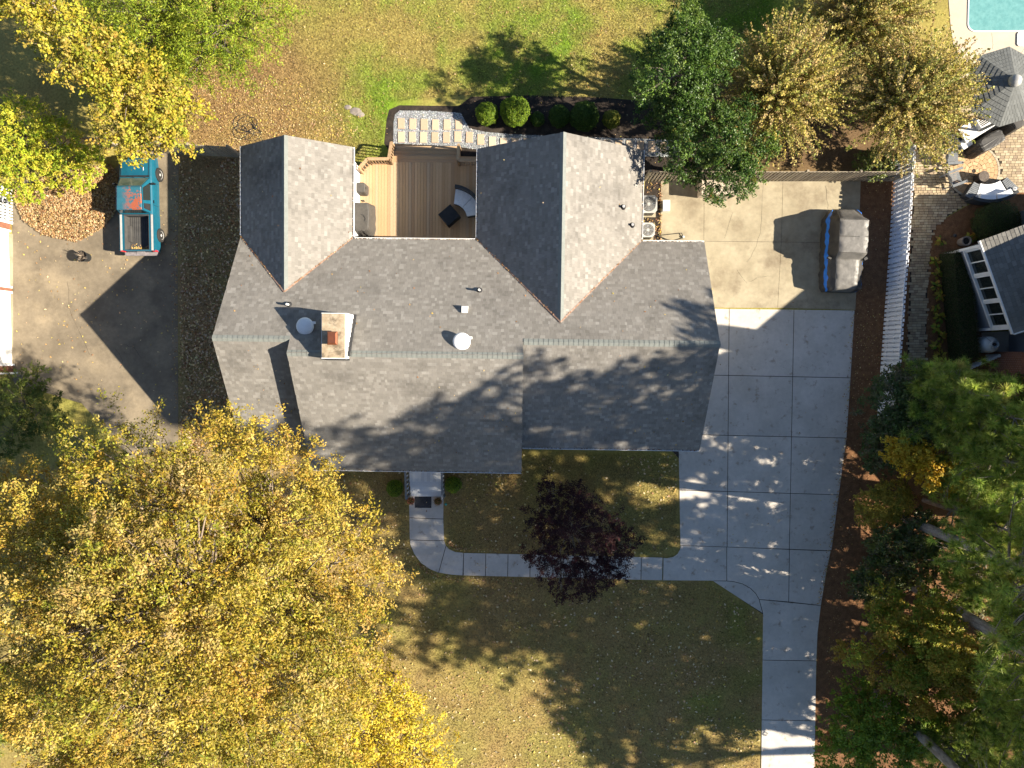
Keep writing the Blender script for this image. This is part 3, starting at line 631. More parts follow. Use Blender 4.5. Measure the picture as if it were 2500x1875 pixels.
def arc(r0_, r1_, a0, a1, z0, z1, n=10):
    mb = MB(); A = [a0+(a1-a0)*i/n for i in range(n+1)]
    po = [(r1_*math.cos(a), r1_*math.sin(a)) for a in A]+[(r0_*math.cos(a), r0_*math.sin(a)) for a in A[::-1]]
    for i in range(n):
        a, b = A[i], A[i+1]; q = [(r0_*math.cos(a), r0_*math.sin(a)), (r1_*math.cos(a), r1_*math.sin(a)), (r1_*math.cos(b), r1_*math.sin(b)), (r0_*math.cos(b), r0_*math.sin(b))]
        mb.hexa([(*p, z0) for p in q], [(*p, z1) for p in q])
    return mb
R_ = math.radians; arc(.72, 1.52, R_(8), R_(84), .03, .3, 16).build('seat_frame', G['wicker'], t); arc(1.4, 1.54, R_(5), R_(84), .02, .72, 16).build('backrest', G['wicker'], t)
arc(.7, 1.39, R_(47), R_(83), .3, .42, 8).build('cushion', G['cushion'], t); arc(.7, 1.39, R_(9), R_(46), .3, .42, 8).build('cushion', G['cushion'], t)
for a in (12, 48, 80):
    for r_ in (.8, 1.44): MB().box(r_*math.cos(R_(a))-.03, r_*math.cos(R_(a))+.03, r_*math.sin(R_(a))-.03, r_*math.sin(R_(a))+.03, 0, .05).build('leg', G['wicker'], t)

# ------------------------------------------------------------------ front steps
porch = thing('front_steps', 'white painted front steps with grey railings', 'steps', (0, 0, 0), TH)
a0, a1 = HP(1000, 1170, .5).x, HP(1079, 1170, .5).x; y0 = vfB+iw; yq = [HP(1040, y, z).y for y, z in ((1176, .55), (1187, .42), (1199, .29), (1211, .16))]
PC = [(.62, .64, .66), (.56, .58, .60), (.66, .67, .67)]
m_ = 11; wd = (a1-a0)/m_; pmv = []
for c in PC: mb = MB(); mb.box(-wd/2+.003, wd/2-.003, 0, y0-yq[0]+.02, -.04, 0, c); pmv.append(mb.mesh('porch_board', G['porch']))
for i in range(m_): link('porch_board', random.choice(pmv), porch, Matrix.Translation((a0+wd*(i+.5), yq[0], .58)))
for (ya, yb), z in zip(((yq[0], yq[1]), (yq[1], yq[2]), (yq[2], yq[3])), (.45, .3, .16)):
    MB().box(a0, a1, yb-.02, ya-.003, z-.04, z, random.choice(PC)).build('step_tread', G['porch'], porch); MB().box(a0+.02, a1-.02, yb+.03, ya, .0, z-.042, PC[1]).build('step_riser', G['porch'], porch)
MB().box(a0+.02, a1-.02, yq[0]+.02, y0, 0, .53, PC[1]).build('porch_base', G['porch'], porch)
for x, s in ((a0-.08, -1), (a1+.08, 1)):
    MB().box(x-.045, x+.045, yq[3]-.02, yq[3]+.07, 0, 1.0).build('post', G['greyplastic'], porch); MB().box(x-.045, x+.045, y0-.12, y0-.03, 0, 1.45).build('post', G['greyplastic'], porch)
    MB().beam((x, yq[3]+.02, 1.0), (x, y0-.1, 1.42), .1, .04).build('hand_rail', G['greyplastic'], porch); MB().beam((x, yq[3]+.02, .2), (x, y0-.1, .62), .04, .06).build('bottom_rail', G['greyplastic'], porch)
    for i in range(1, 9):
        f = i/9; yy = lerp(yq[3]+.02, y0-.1, f); MB().box(x-.018, x+.018, yy-.018, yy+.018, .2+.42*f, 1.0+.42*f).build('baluster', G['white'], porch)
p0 = P(1033, 1226, .03); tag(MB().obox(p0.x, p0.y, .82, .56, .03, .045, TH).build('door_mat', G['mat']), 'dark rectangular mat at foot of front steps', 'mat')
p0 = P(1090, 1228); t = thing('garden_light', 'small teal garden light beside the walkway', 'garden light', (p0.x, p0.y, 0)); MB().tube([(0, 0, 0), (0, 0, .3)], .012, 5).build('stake', G['dark'], t); MB().lathe([(.03, .28), (.07, .3), (.05, .36), (.01, .38)], 10).build('lamp_head', G['green'], t)

# ------------------------------------------------------------------ things beside the garage
def ac(px, py, sx, sy, label):
    p0 = P(px, py, .8); t = thing('air_conditioner', label, 'air conditioner', (p0.x, p0.y, 0)); h = .8
    MB().obox(0, 0, sx+.12, sy+.12, 0, .06).build('base_pad', G['oldconc'], t)
    mb = MB(); k = .12; pl = [(-sx/2+k, -sy/2), (sx/2-k, -sy/2), (sx/2, -sy/2+k), (sx/2, sy/2-k), (sx/2-k, sy/2), (-sx/2+k, sy/2), (-sx/2, sy/2-k), (-sx/2, -sy/2+k)]; mb.prism(pl, .06, h-.02); mb.build('casing', G['acgrey'], t)
    r_ = min(sx, sy)/2
    MB().lathe([(r_*.86, h-.019), (r_*.86, h-.015)], 24).build('fan_well', G['dark'], t)
    mb = MB()
    for i in range(9): rr = r_*(.12+i*.085); mb.tube([(rr*math.cos(a*PI/12), rr*math.sin(a*PI/12), h) for a in range(25)], .006, 4, caps=False)
    for a in range(8): mb.tube([(r_*.1*math.cos(a*PI/4), r_*.1*math.sin(a*PI/4), h), (r_*.86*math.cos(a*PI/4), r_*.86*math.sin(a*PI/4), h)], .007, 4)
    mb.build('fan_grille', G['acgrey'], t); mb = MB()
    for i in range(4): q = lambda r2, a: (r2*math.cos(a), r2*math.sin(a), h-.012); a = i*PI/2; mb.add([q(.05, a), q(r_*.78, a-.25), q(r_*.78, a+.35)], [(0, 1, 2)])
    mb.build('fan_blades', G['chrome'], t); MB().lathe([(.08, h-.01), (.07, h+.012), (.01, h+.015)], 12).build('motor_cap', G['acgrey'], t)
    mb = MB(); 
    for sg in (-1, 1):
        for i in range(9): x = -sx/2+.15+i*(sx-.3)/8; mb.box(x-.01, x+.01, sg*sy/2-.006, sg*sy/2+.006, .1, h-.06)
        for i in range(9): y = -sy/2+.15+i*(sy-.3)/8; mb.box(sg*sx/2-.006, sg*sx/2+.006, y-.01, y+.01, .1, h-.06)
    mb.build('side_louvres', G['dark'], t)
ac(1584, 498, .8, .82, 'larger air conditioner unit with grey fan grille by gable wall'); ac(1582, 561, .66, .68, 'smaller air conditioner unit with round fan beside the roof corner')
p0 = P(1626, 503, .3); t = thing('cooler', 'white lidded cooler box beside air conditioner', 'cooler', (p0.x, p0.y, .0)); MB().obox(0, 0, .30, .5, .0, .4).build('body', G['white'], t); MB().obox(0, 0, .33, .53, .4, .47, 0, .95).build('lid', G['white'], t); MB().box(.0, .02, -.13, .13, .468, .478).build('handle', G['greyplastic'], t); MB().box(-.19, -.16, -.12, .12, .2, .26).build('handle', G['greyplastic'], t)
p0 = P(1660, 574, .0); p1 = P(1605, 576, 0); t = thing('folding_stand', 'thin black folding tripod stand lying on the concrete', 'stand', (p1.x, p1.y, .0)); d = p0-p1
mb = MB(); L = d.length
MB().tube([(0, 0, .08), (L*1.05, .12, .1)], .014, 6).build('leg', G['dark'], t); MB().tube([(0, -.02, .08), (L*.55, -.28, .05), (L*1.12, -.12, .09)], .014, 6).build('leg', G['dark'], t); MB().tube([(.0, .0, .08), (L*.5, -.2, .04), (L*.8, -.3, .04)], .014, 6).build('leg', G['dark'], t)
MB().tube([(L*1.05, .12, .1), (L*1.14, -.1, .1)], .02, 6).build('crossbar', G['dark'], t); MB().lathe([(.05, .03), (.06, .08), (.05, .13)], 8, (L*1.14, -.06, 0)).build('head', G['tank'], t); mb.tube([(-.25, .05, .03), (0, 0, .08)], .02, 6).build('foot', G['dark'], t)
p0 = P(1752, 462, .5); t = thing('storage_box', 'tan storage box half hidden under the evergreen', 'storage box', (p0.x, p0.y, 0)); MB().obox(0, 0, 1.7, .62, 0, .85).build('body', G['stone'] if 0 else G['pooldeck'], t); MB().obox(0, 0, 1.76, .68, .85, .93, 0, .97).build('lid', G['pooldeck'], t)
for k in (-.5, .5): MB().box(k-.05, k+.05, -.36, -.32, .75, .9).build('latch', G['dark'], t)
# garden hose
p0 = P(600, 318); mb = MB(); pts = []
for i in range(150):
    a = i*.23; k = int(a/(2*PI)); cx = [0, .12, -.25, .3, -.1, .15, .05][k % 7]; cy = [0, .28, -.1, -.12, .3, -.05, .1][k % 7]
    pts.append((cx+(.42+.08*math.sin(k*2.1))*math.cos(a), cy+(.38+.07*math.cos(k*1.7))*math.sin(a), .02+.018*(k % 3)+.01*math.sin(a*3)))
pts += [(.75, -.35, .02), (.9, -.6, .02)]
o = mb.tube(pts, .013, 5).build('garden_hose', G['dark'], None, True, Matrix.Translation(p0)); tag(o, 'tangled black garden hose coils on brown lawn', 'hose')

# ------------------------------------------------------------------ pickup
t = thing('pickup_truck', 'teal pickup truck with rusty cab roof and open bed', 'pickup truck', (-18.46, 7.25, 0)); hw = .82
def loft(secs, mats, name, parent, closed=True, smooth=False):      # secs: list of (y, [(x,z)...])
    mb = MB(); n = len(secs[0][1]); vs_ = [(x, y, z) for y, s in secs for x, z in s]
    fs_ = [(i*n+j, i*n+(j+1) % n, (i+1)*n+(j+1) % n, (i+1)*n+j) for i in range(len(secs)-1) for j in range(n)]
    if closed: fs_ += [tuple(range(n))[::-1], tuple(range((len(secs)-1)*n, len(secs)*n))]
    mb.add(vs_, fs_); return mb.build(name, mats, parent, smooth)
def sec(h, w_, zt, zb=.32, sh=.05, crown=.03): return [(-w_, zb), (-w_-.01, zb+.25), (-w_, zt-.16), (-w_+.03, zt-.05), (-w_+.1, zt), (-w_*.45, zt+crown), (0, zt+crown*1.2), (w_*.45, zt+crown), (w_-.1, zt), (w_-.03, zt-.05), (w_, zt-.16), (w_+.01, zb+.25), (w_, zb)]
body = loft([(2.3, sec(0, .74, .80, .42)), (2.24, sec(0, .79, .86, .36)), (1.9, sec(0, .81, .91)), (1.3, sec(0, .82, .96)), (1.1, sec(0, .82, .97)), (-.5, sec(0, .82, .97, crown=.0))], G['teal'], 'body', t)
mb = MB()
for s in (-1, 1):
    mb.box(s*.82-.015 if s > 0 else -.835, .835 if s > 0 else -.805, -2.22, -.502, .32, .9); mb.box(min(s*.60, s*.81), max(s*.60, s*.81), -2.2, -.505, .86, .905)
    MB().box(min(s*.70, s*.79), max(s*.70, s*.79), -2.2, -.51, .906, .925).build('bed_rail', G['acgrey'], t)
    mb.box(min(s*.60, s*.63), max(s*.60, s*.63), -2.2, -.505, .5, .88)
mb.box(-.6, .6, -2.22, -2.17, .45, .9); mb.build('bed_side', G['teal'], t)
mb = MB(); mb.box(-.62, .62, -2.17, -.51, .46, .5)
for i in range(13): x = -.57+i*.095; mb.box(x-.022, x+.022, -2.16, -.52, .5, .515)
for s in (-1, 1): mb.box(min(s*.595, s*.57), max(s*.595, s*.57), -2.16, -.52, .5, .9); mb.box(min(s*.60, s*.42), max(s*.60, s*.42), -1.75, -1.0, .5, .68)
mb.box(-.6, .6, -.56, -.51, .5, .93); mb.box(-.6, .6, -2.168, -2.15, .5, .88); mb.build('bed_liner', G['liner'], t)
cz0, cz1 = .97, 1.52
cabb = [(-.76, -.47), (.76, -.47), (.74, 1.24), (-.74, 1.24)]; cabt = [(-.6, -.39), (.6, -.39), (.58, .68), (-.58, .68)]
MB().hexa([(*p, cz0-.03) for p in cabb], [(*p, cz1-.03) for p in cabt]).build('cab', G['teal'], t)
mb = MB(); mb.hexa([(-.61, -.40, cz1-.035), (.61, -.40, cz1-.035), (.59, .69, cz1-.035), (-.59, .69, cz1-.035)], [(-.57, -.36, cz1+.012), (.57, -.36, cz1+.012), (.54, .63, cz1+.012), (-.54, .63, cz1+.012)]); mb.build('cab_roof', G['rust'], t)
def cabpt(s, f, k):        # point on cab side face: f along length 0 rear..1 front at that height, k height 0..1
    a, b = Vector((s*.76, -.47, cz0)), Vector((s*.74, 1.24, cz0)); c_, d_ = Vector((s*.6, -.39, cz1-.03)), Vector((s*.58, .68, cz1-.03))
    return a.lerp(b, f).lerp(c_.lerp(d_, f), k)+Vector((s*.006, 0, .002))
def pane(name, q, m, parent, th=.006):
    q = [Vector(p) for p in q]; n = (q[1]-q[0]).cross(q[3]-q[0]).normalized()*th; return MB().hexa(q, [p+n for p in q]).build(name, m, parent)
for s in (-1, 1):
    q = [cabpt(s, .36, .08), cabpt(s, .86, .08), cabpt(s, .90, .86), cabpt(s, .40, .86)]; pane('side_window', q if s > 0 else q[::-1], G['glass'], t)
    q = [cabpt(s, .06, .1), cabpt(s, .26, .1), cabpt(s, .28, .82), cabpt(s, .08, .82)]; pane('quarter_window', q if s > 0 else q[::-1], G['black'], t)
    o = MB().box(min(s*.86, s*1.0), max(s*.86, s*1.0), .86, .93, 1.0, 1.14).build('side_mirror', G['black'], t); MB().beam((s*.74, .88, 1.02), (s*.88, .9, 1.05), .03, .03).build('mirror_arm', G['black'], o)
    MB().box(min(s*.825, s*.85), max(s*.825, s*.85), .02, .17, .86, .9).build('door_handle', G['chrome'], t)
    MB().box(min(s*.6, s*.76), max(s*.6, s*.76), 2.26, 2.315, .62, .77).build('headlight', G['glassgreen'], t); MB().box(min(s*.72, s*.80), max(s*.72, s*.80), 2.12, 2.27, .66, .79).build('turn_signal', G['orange'], t)
    MB().box(min(s*.72, s*.838), max(s*.72, s*.838), -2.24, -2.17, .56, .84).build('tail_light', G['red'], t)
pane('windscreen', [(-.66, 1.19, 1.02), (.66, 1.19, 1.02), (.545, .74, 1.46), (-.545, .74, 1.46)][::-1], G['glassgreen'], t, -.012); pane('rear_window', [(-.6, -.462, 1.08), (.6, -.462, 1.08), (.53, -.40, 1.42), (-.53, -.40, 1.42)], G['glass'], t, .006)
for s in (-1, 1):
    MB().tube([(s*.66, 1.3, .985), (s*.66, 1.9, .935), (s*.62, 2.26, .87)], .007, 4).build('hood_seam', G['black'], t)
    MB().box(min(s*.826, s*.834), max(s*.826, s*.834), 1.0, 1.01, .4, .93).build('door_seam', G['black'], t); MB().box(min(s*.826, s*.834), max(s*.826, s*.834), -.06, -.05, .4, .93).build('door_seam', G['black'], t)
    MB().tube([(s*.615, -.38, 1.5), (s*.6, .68, 1.5)], .012, 5).build('drip_rail', G['chrome'], t)
MB().box(-.7, .7, 1.235, 1.32, .985, 1.0).build('cowl', G['black'], t)
for x in (-.35, .2): MB().tube([(x, 1.28, 1.01), (x+.35, 1.2, 1.03)], .008, 4).build('wiper', G['black'], t)
MB().tube([(.42, 1.55, .99), (.42, 1.72, .99)], .014, 5).build('antenna', G['white'], t)  # white mark on the hood, built as a short antenna
MB().box(-.8, .8, 2.3, 2.42, .4, .58).build('front_bumper', G['chrome'], t); MB().box(-.55, .55, 2.29, 2.32, .6, .78).build('grille', G['black'], t)
mb = MB(); mb.box(-.78, .78, -2.40, -2.24, .42, .56); mb.box(-.2, .2, -2.36, -2.22, .56, .58); mb.build('rear_bumper', G['bumper'], t)
def wheel(parent, loc, r_=.335, wd=.2):
    M_ = Matrix.Translation(loc)@Matrix.Rotation(PI/2, 4, 'Y'); o = MB().lathe([(r_*.62, -wd/2), (r_*.9, -wd/2), (r_, -wd*.3), (r_, wd*.3), (r_*.9, wd/2), (r_*.62, wd/2), (r_*.6, wd*.4)], 26).build('wheel', G['tyre'], parent, False, M_)
    MB().lathe([(r_*.62, -wd*.4), (r_*.62, wd*.47), (r_*.52, wd*.3), (r_*.3, wd*.36), (.05, wd*.42)], 20).build('rim', G['acgrey'], o); MB().lathe([(.06, wd*.40), (.05, wd*.48)], 10).build('hub', G['acgrey'], o)
for x, y in ((-.76, 1.5), (.76, 1.5), (-.76, -1.4), (.76, -1.4)): wheel(t, (x+(.05 if x > 0 else -.05), y, .335))
lp = np.stack([rng.uniform(-.5, .35, 80), -2.12+np.abs(rng.normal(0, .1, 80)), np.full(80, .53)], 1); litter('bed_leaves', lp, .09, YEL, t)
mb = MB(); mb.box(-.6, .6, -2.1, 2.1, .22, .42); mb.box(-.72, .72, 1.46, 1.54, .3, .37); mb.box(-.72, .72, -1.44, -1.36, .3, .37); mb.build('chassis', G['dark'], t)

# ------------------------------------------------------------------ vehicle under a cover
t = thing('covered_vehicle', 'small off-road vehicle under a silver cover with blue side stripes', 'covered vehicle', (15.08, 4.98, 0), math.radians(-1.5))
ys = np.sort(np.concatenate([np.linspace(-1.93, 1.93, 46), [-1.8, -.5, -.46, -.27, -.24, -.21, 1.24, 1.27, 1.3, 1.34]]))
def topz(y):
    pts = [(-1.93, .55), (-1.84, 1.0), (-1.66, 1.10), (-1.2, 1.12), (-.6, 1.14), (-.48, 1.16), (-.32, 1.5), (-.24, 1.64), (.5, 1.66), (1.25, 1.65), (1.33, 1.55), (1.62, 1.05), (1.93, .65)]
    return float(np.interp(y, [p[0] for p in pts], [p[1] for p in pts]))
def halfs(y):
    tw = float(np.interp(y, [-1.93, -1.7, -.55, -.3, 1.25, 1.6, 1.93], [.46, .5, .54, .655, .655, .5, .42])); bw_ = float(np.interp(y, [-1.93, -1.75, 0, 1.5, 1.93], [.72, .86, .88, .86, .6])); return tw, bw_
mb = MB(); ring = []; NR = 26
for yi, y in enumerate(ys):
    z = topz(y); tw, bw_ = halfs(y); pr = []
    prof = [(1., .06), (1.02, .25), (1.01, .45), (.985, .6), (.965, .70), (.95, .78), (.93, .86)]
    side = [(bw_*a, min(b, z*.93)) for a, b in prof]; side += [(lerp(side[-1][0], tw, .45), lerp(side[-1][1], z, .5)), (tw*1.01, z-.03), (tw*.985, z-.003), (tw*.62, z), (tw*.3, z+.004), ]
    half = side; full = [(-x, zz) for x, zz in half]+[(0, z+.005)]+[(x, zz) for x, zz in half[::-1]]
    for k, (x, zz) in enumerate(full):
        wv = .02*math.sin(y*7+zz*8+k*.7)+.014*math.sin(y*19+k*1.3)+.012*math.sin(y*13-k*2.1)+0.
        top = 8 <= k <= len(full)-9
        ring.append((x+(wv if not top else 0), y, max(.03, zz+(wv*.8 if top else wv*.3))))
    NR = len(full)
for i in range(len(ys)-1):
    for j in range(NR-1):
        mi = 1 if (j in (3, 4, 5) or j in (NR-5, NR-6, NR-7)) else (0 if 8 <= j <= NR-10 else 2)  # dark side faces put the cover's shaded side into its colour
        mb.f.append((i*NR+j, i*NR+j+1, (i+1)*NR+j+1, (i+1)*NR+j)[::-1]); mb.c.append(None); mb.m.append(mi)
mb.v = ring; mb.f += [tuple(range(NR)), tuple(range((len(ys)-1)*NR, len(ys)*NR))[::-1]]; mb.c += [None]*2; mb.m += [2, 2]
mb.build('fabric_cover', [G['silver'], G['blue'], G['darkcover']], t, True)
for y_ in (.5, -.24): MB().tube([(-.64, y_, topz(y_)+.006), (0, y_, topz(y_)+.012), (.64, y_, topz(y_)+.006)], .012, 5).build('seam', G['darkcover'], t)
for s in (-1, 1): MB().tube([(s*.645, -.2, 1.635), (s*.65, .5, 1.64), (s*.645, 1.22, 1.635)], .012, 5).build('seam', G['darkcover'], t)
for s in (-1, 1): MB().obox(s*.83, -.42, .16, .12, .98, 1.14, s*.5).build('mirror_bulge', G['darkcover'], t)
for x in (-.66, .66):
    for y in (-1.25, 1.2): MB().lathe([(.3, -.1), (.34, -.06), (.34, .06), (.3, .1)], 20).build('wheel', G['tyre'], t, False, Matrix.Translation((x, y, .34))@Matrix.Rotation(PI/2, 4, 'Y'))

# ------------------------------------------------------------------ fences
def fence(name, label, a, b, h, m, cols, wd=.14, gap=.05, alt=0., cap=None, group=None):
    a, b = Vector((*a, 0)), Vector((*b, 0)); d = (b-a); L = d.length; rz = math.atan2(d.y, d.x); t = thing(name, label, 'fence', a, rz, group); ms = []
    for c in cols:
        for hh in (h, h*.99, h*.975): mb = MB(); mb.box(-wd/2, wd/2, -.011, .011, .04, hh, c); ms.append(mb.mesh('picket', m))
    n = int(L/(wd+gap)); k = L/n
    for i in range(n): link('picket', random.choice(ms), t, Matrix.Translation((k*(i+.5), (.045 if i % 2 else -.045)*(1 if alt else 0)+(0 if alt else -.035), 0))@Matrix.Rotation(random.uniform(-.012, .012), 4, 'Y'))
    for z in (.3, h*.55, h-.2): MB().box(0, L, -.018, .018, z, z+.09, cols[0]).build('rail', m, t)
    np_ = max(1, round(L/2.4))
    for i in range(np_+1): x = min(max(L*i/np_, .05), L-.05); MB().box(x-.05, x+.05, -.02 if not alt else -.04, .08 if not alt else .04, 0, h*.98, cols[0]).build('post', m, t)
    return t
GW = [(.30, .255, .195), (.26, .22, .17), (.34, .29, .215)]; WW = [(.74, .75, .77), (.70, .71, .73), (.78, .78, .79)]
G['whitefence'] = mat('white_fence_paint', attr=True, rough=.6, var=.05)
fence('wooden_fence', 'weathered wood fence between gable and white fence by parking pad', P2(1570, 441), P2(2186, 441), 1.75, G['oldwood'], GW, .09, .075)
fence('wooden_fence', 'short weathered wood fence between pickup drive and gable corner', P2(400, 372), P2(592, 383), 1.75, G['oldwood'], GW, .12, .03)
fence('wooden_fence', 'weathered wood fence hidden in shrubs behind the leaf pile', P2(60, 352), P2(300, 362), 1.75, G['oldwood'], GW, .12, .03)
wp = [(2187, 378), (2181, 452), (2170, 640), (2156, 905), (2142, 1030)]
for i, (lab, a, b) in enumerate((('white board fence section beside the patio chairs', 0, 2), ('white board fence section beside the hedge and mulch', 2, 4))): fence('white_fence', lab, P2(*wp[a]), P2(*wp[b]), 1.7, G['whitefence'], WW, .138, -.034, 1)
fence('white_fence', 'short white picket fence beside propane tank and brick chimney', P2(2318, 908), P2(2412, 868), .95, G['whitefence'], WW, .09, .06)
fence('white_fence', 'white picket gate section at corner of the garage drive', P2(31, 548), P2(29, 462), 1.1, G['whitefence'], WW, .09, .06)

# ------------------------------------------------------------------ garage on the other side
gx_ = P(30, 700).x; gA, gB = P(30, 545).y, P(30, 908).y
t = thing('neighbour_garage', 'brick garage with white doors facing the worn driveway', 'garage', (gx_, 0, 0))
def brickwall(parent, x0, x1, y0, y1, z1, name='wall'):
    MB().box(x0, x1-.012, y0, y1, 0, z1).build(name, G['mortar'], parent)
for a, b in ((gB, P(30, 893).y), (P(30, 712).y, P(30, 704).y), (P(30, 562).y, gA)):
    brickwall(t, -.3, 0, a, b, 2.4, 'pier'); nb = int(2.3/.075); mb = MB(); L = b-a; k = max(1, int(L/.21)); bl = L/k
    for r_ in range(nb):
        for i in range(k): mb.box(-.05, .002+random.uniform(0, .003), a+bl*i+.005, a+bl*(i+1)-.005, .02+r_*.075, .085+r_*.075)
    o = mb.build('brick_courses', G['brick'], t); o['kind'] = 'stuff'
MB().box(-.3, 0, gB, gA, 2.4, 3.0).build('lintel', G['brick'], t); MB().box(-7, -.3, gB, gA, 0, 3.0).build('wall', G['brick'], t)
MB().add([(-7.3, gB-.3, 2.95), (.45, gB-.3, 2.95), (.45, gA+.3, 2.95), (-7.3, gA+.3, 2.95), (-3.4, gB-.3, 5.2), (-3.4, gA+.3, 5.2)], [(1, 2, 5, 4), (3, 0, 4, 5), (0, 1, 4), (2, 3, 5), (0, 3, 2, 1)]).build('roof', G['dark'], t)
for a, b in ((P(30, 893).y, P(30, 712).y), (P(30, 704).y, P(30, 562).y)):
    mb = MB(); mb.box(-.14, -.1, a+.1, b-.1, .0, 2.4); o = mb.build('garage_door', G['white'], t)
    n = 4
    for r_ in range(4):
        for i in range(n): y0_ = lerp(a+.1, b-.1, i/n); y1_ = lerp(a+.1, b-.1, (i+1)/n); MB().box(-.1, -.085, y0_+.06, y1_-.06, .06+r_*.58, .54+r_*.58).build('panel', G['white'], o)
    MB().box(-.2, .02, a, a+.1, 0, 2.4).build('door_jamb', G['white'], t); MB().box(-.2, .02, b-.1, b, 0, 2.4).build('door_jamb', G['white'], t)
MB().tube([(.06, gB-.05, 2.9), (.06, gB-.05, .12), (.2, gB-.05, .06)], .045, 6).build('downspout', G['white'], t)
# planter with twigs on the drive
p0 = P(214, 629); t = thing('planter', 'dark planter tub of dead twigs on the worn driveway', 'planter', (p0.x, p0.y, 0)); MB().lathe([(.2, 0), (.26, .5), (.28, .52), (.25, .52), (.23, .4)], 18).build('tub', G['black'], t); MB().lathe([(.22, .41), (.2, .43)], 14).build('soil', G['mulch_dark'], t)
mb = MB()
for i in range(22): a = random.uniform(0, 6.28); r_ = random.uniform(.1, .38); mb.tube([(.04*math.cos(a), .04*math.sin(a), .42), (r_*.6*math.cos(a), r_*.6*math.sin(a), .62), (r_*math.cos(a+.3), r_*math.sin(a+.3), random.uniform(.55, .8))], [.012, .009, .004], 4)
mb.build('dead_stems', G['twig'], t)

# ------------------------------------------------------------------ neighbour's patio, pool, gazebo
PAT = [(2222, 378), (2290, 330), (2340, 255), (2640, 240), (2640, 468), (2430, 470), (2360, 498), (2310, 530), (2280, 556), (2270, 600), (2264, 700), (2258, 905), (2214, 905), (2222, 640), (2228, 470)]
pt = tag(MB().sheet(px2(PAT), .012).build('patio', G['joint']), 'tan paver patio and side path beyond the white fence', 'patio', kind='structure')
patw = px2(PAT); cc = P(2376, 418); RC = 1.18
PV = [(.37, .29, .185), (.42, .34, .22), (.33, .255, .165), (.45, .37, .25), (.29, .22, .15)]
lo = np.array(patw).min(0); hi = np.array(patw).max(0); pieces = []
rh = .125; nrow = int((hi[1]-lo[1])/rh)
for r_ in range(nrow):
    y = lo[1]+rh*r_; x = lo[0]-random.uniform(0, .2)
    while x < hi[0]:
        wd = random.choice((.19, .22, .25)); cx_, cy_ = x+wd/2, y+rh/2; x += wd
        if math.hypot(cx_-cc.x, cy_-cc.y) < RC+.1: continue
        pieces.append((cx_, cy_, wd))
arr = np.array(pieces); pieces = [p for p, k in zip(pieces, inpoly(arr[:, 0], arr[:, 1], patw)) if k]
pieces.sort(key=lambda p: (p[0]-19.6)**2+(p[1]-6.5)**2); pmesh = {}
def pavmesh(wd, ci):
    if (wd, ci) not in pmesh: mb = MB(); h = (wd/2-.008, rh/2-.007); mb.hexa([(-h[0], -h[1], 0), (h[0], -h[1], 0), (h[0], h[1], 0), (-h[0], h[1], 0)], [(-h[0]+.006, -h[1]+.006, .03), (h[0]-.006, -h[1]+.006, .03), (h[0]-.006, h[1]-.006, .03), (-h[0]+.006, h[1]-.006, .03)], PV[ci]); pmesh[wd, ci] = mb.mesh('paver', G['paver'])
    return pmesh[wd, ci]
for cx_, cy_, wd in pieces[:300]: link('paver', pavmesh(wd, random.randrange(5)), pt, Matrix.Translation((cx_, cy_, .006+random.uniform(0, .004)))@Matrix.Rotation(random.uniform(-.02, .02), 4, 'Z'))
mb = MB()
for cx_, cy_, wd in pieces[300:]: mb.box(cx_-wd/2+.008, cx_+wd/2-.008, cy_-rh/2+.007, cy_+rh/2-.007, .005, .034+random.uniform(0, .004), random.choice(PV))
o = mb.build('paver_field', G['paver'], pt); o['kind'] = 'stuff'
CPV = [(.50, .33, .18), (.45, .30, .16), (.54, .37, .21), (.41, .27, .15)]
circ = tag(MB().lathe([(RC+.08, 0), (RC+.08, .02)], 40, (cc.x, cc.y, 0)).build('fire_circle', G['joint']), 'round fan of orange tan pavers in the patio', 'paving circle', kind='structure')
rad = [.1, .27, .44, .62, .8, .98, 1.14]
for a, b in zip(rad, rad[1:]):
    n = max(6, int(2*PI*(a+b)/2/.23)); off = random.random()
    for i in range(n):
        t0, t1 = 2*PI*(i+off)/n, 2*PI*(i+off+1)/n; g = .008/((a+b)/2); q = [((a+.008)*math.cos(t0+g), (a+.008)*math.sin(t0+g)), (b*math.cos(t0+g), b*math.sin(t0+g)), (b*math.cos(t1-g), b*math.sin(t1-g)), ((a+.008)*math.cos(t1-g), (a+.008)*math.sin(t1-g))]
        mb = MB(); z = .042+random.uniform(0, .004); mb.hexa([(*p, .01) for p in q], [(*p, z) for p in q], random.choice(CPV)); link('wedge_paver', mb.mesh('wedge_paver', G['paver']), circ, Matrix.Translation((cc.x, cc.y, 0)))
n = 34
for i in range(n):
    t0, t1 = 2*PI*i/n+.006, 2*PI*(i+1)/n-.006; a, b = 1.155, 1.25; q = [(r_*math.cos(t), r_*math.sin(t)) for r_, t in ((a, t0), (b, t0), (b, t1), (a, t1))]; mb = MB(); mb.hexa([(*p, .01) for p in q], [(*p, .045) for p in q], (.4, .34, .25)); link('edge_paver', mb.mesh('edge_paver', G['paver']), circ, Matrix.Translation((cc.x, cc.y, 0)))
p0 = P(2385, 437); t = thing('fire_drum', 'dark round wood topped fire drum on the paving circle', 'fire drum', (p0.x, p0.y, 0)); MB().lathe([(.22, .03), (.24, .3), (.24, .5)], 24).build('drum', G['dark'], t); MB().lathe([(.25, .5), (.25, .53), (.24, .54)], 24).build('lid', G['bark'], t)
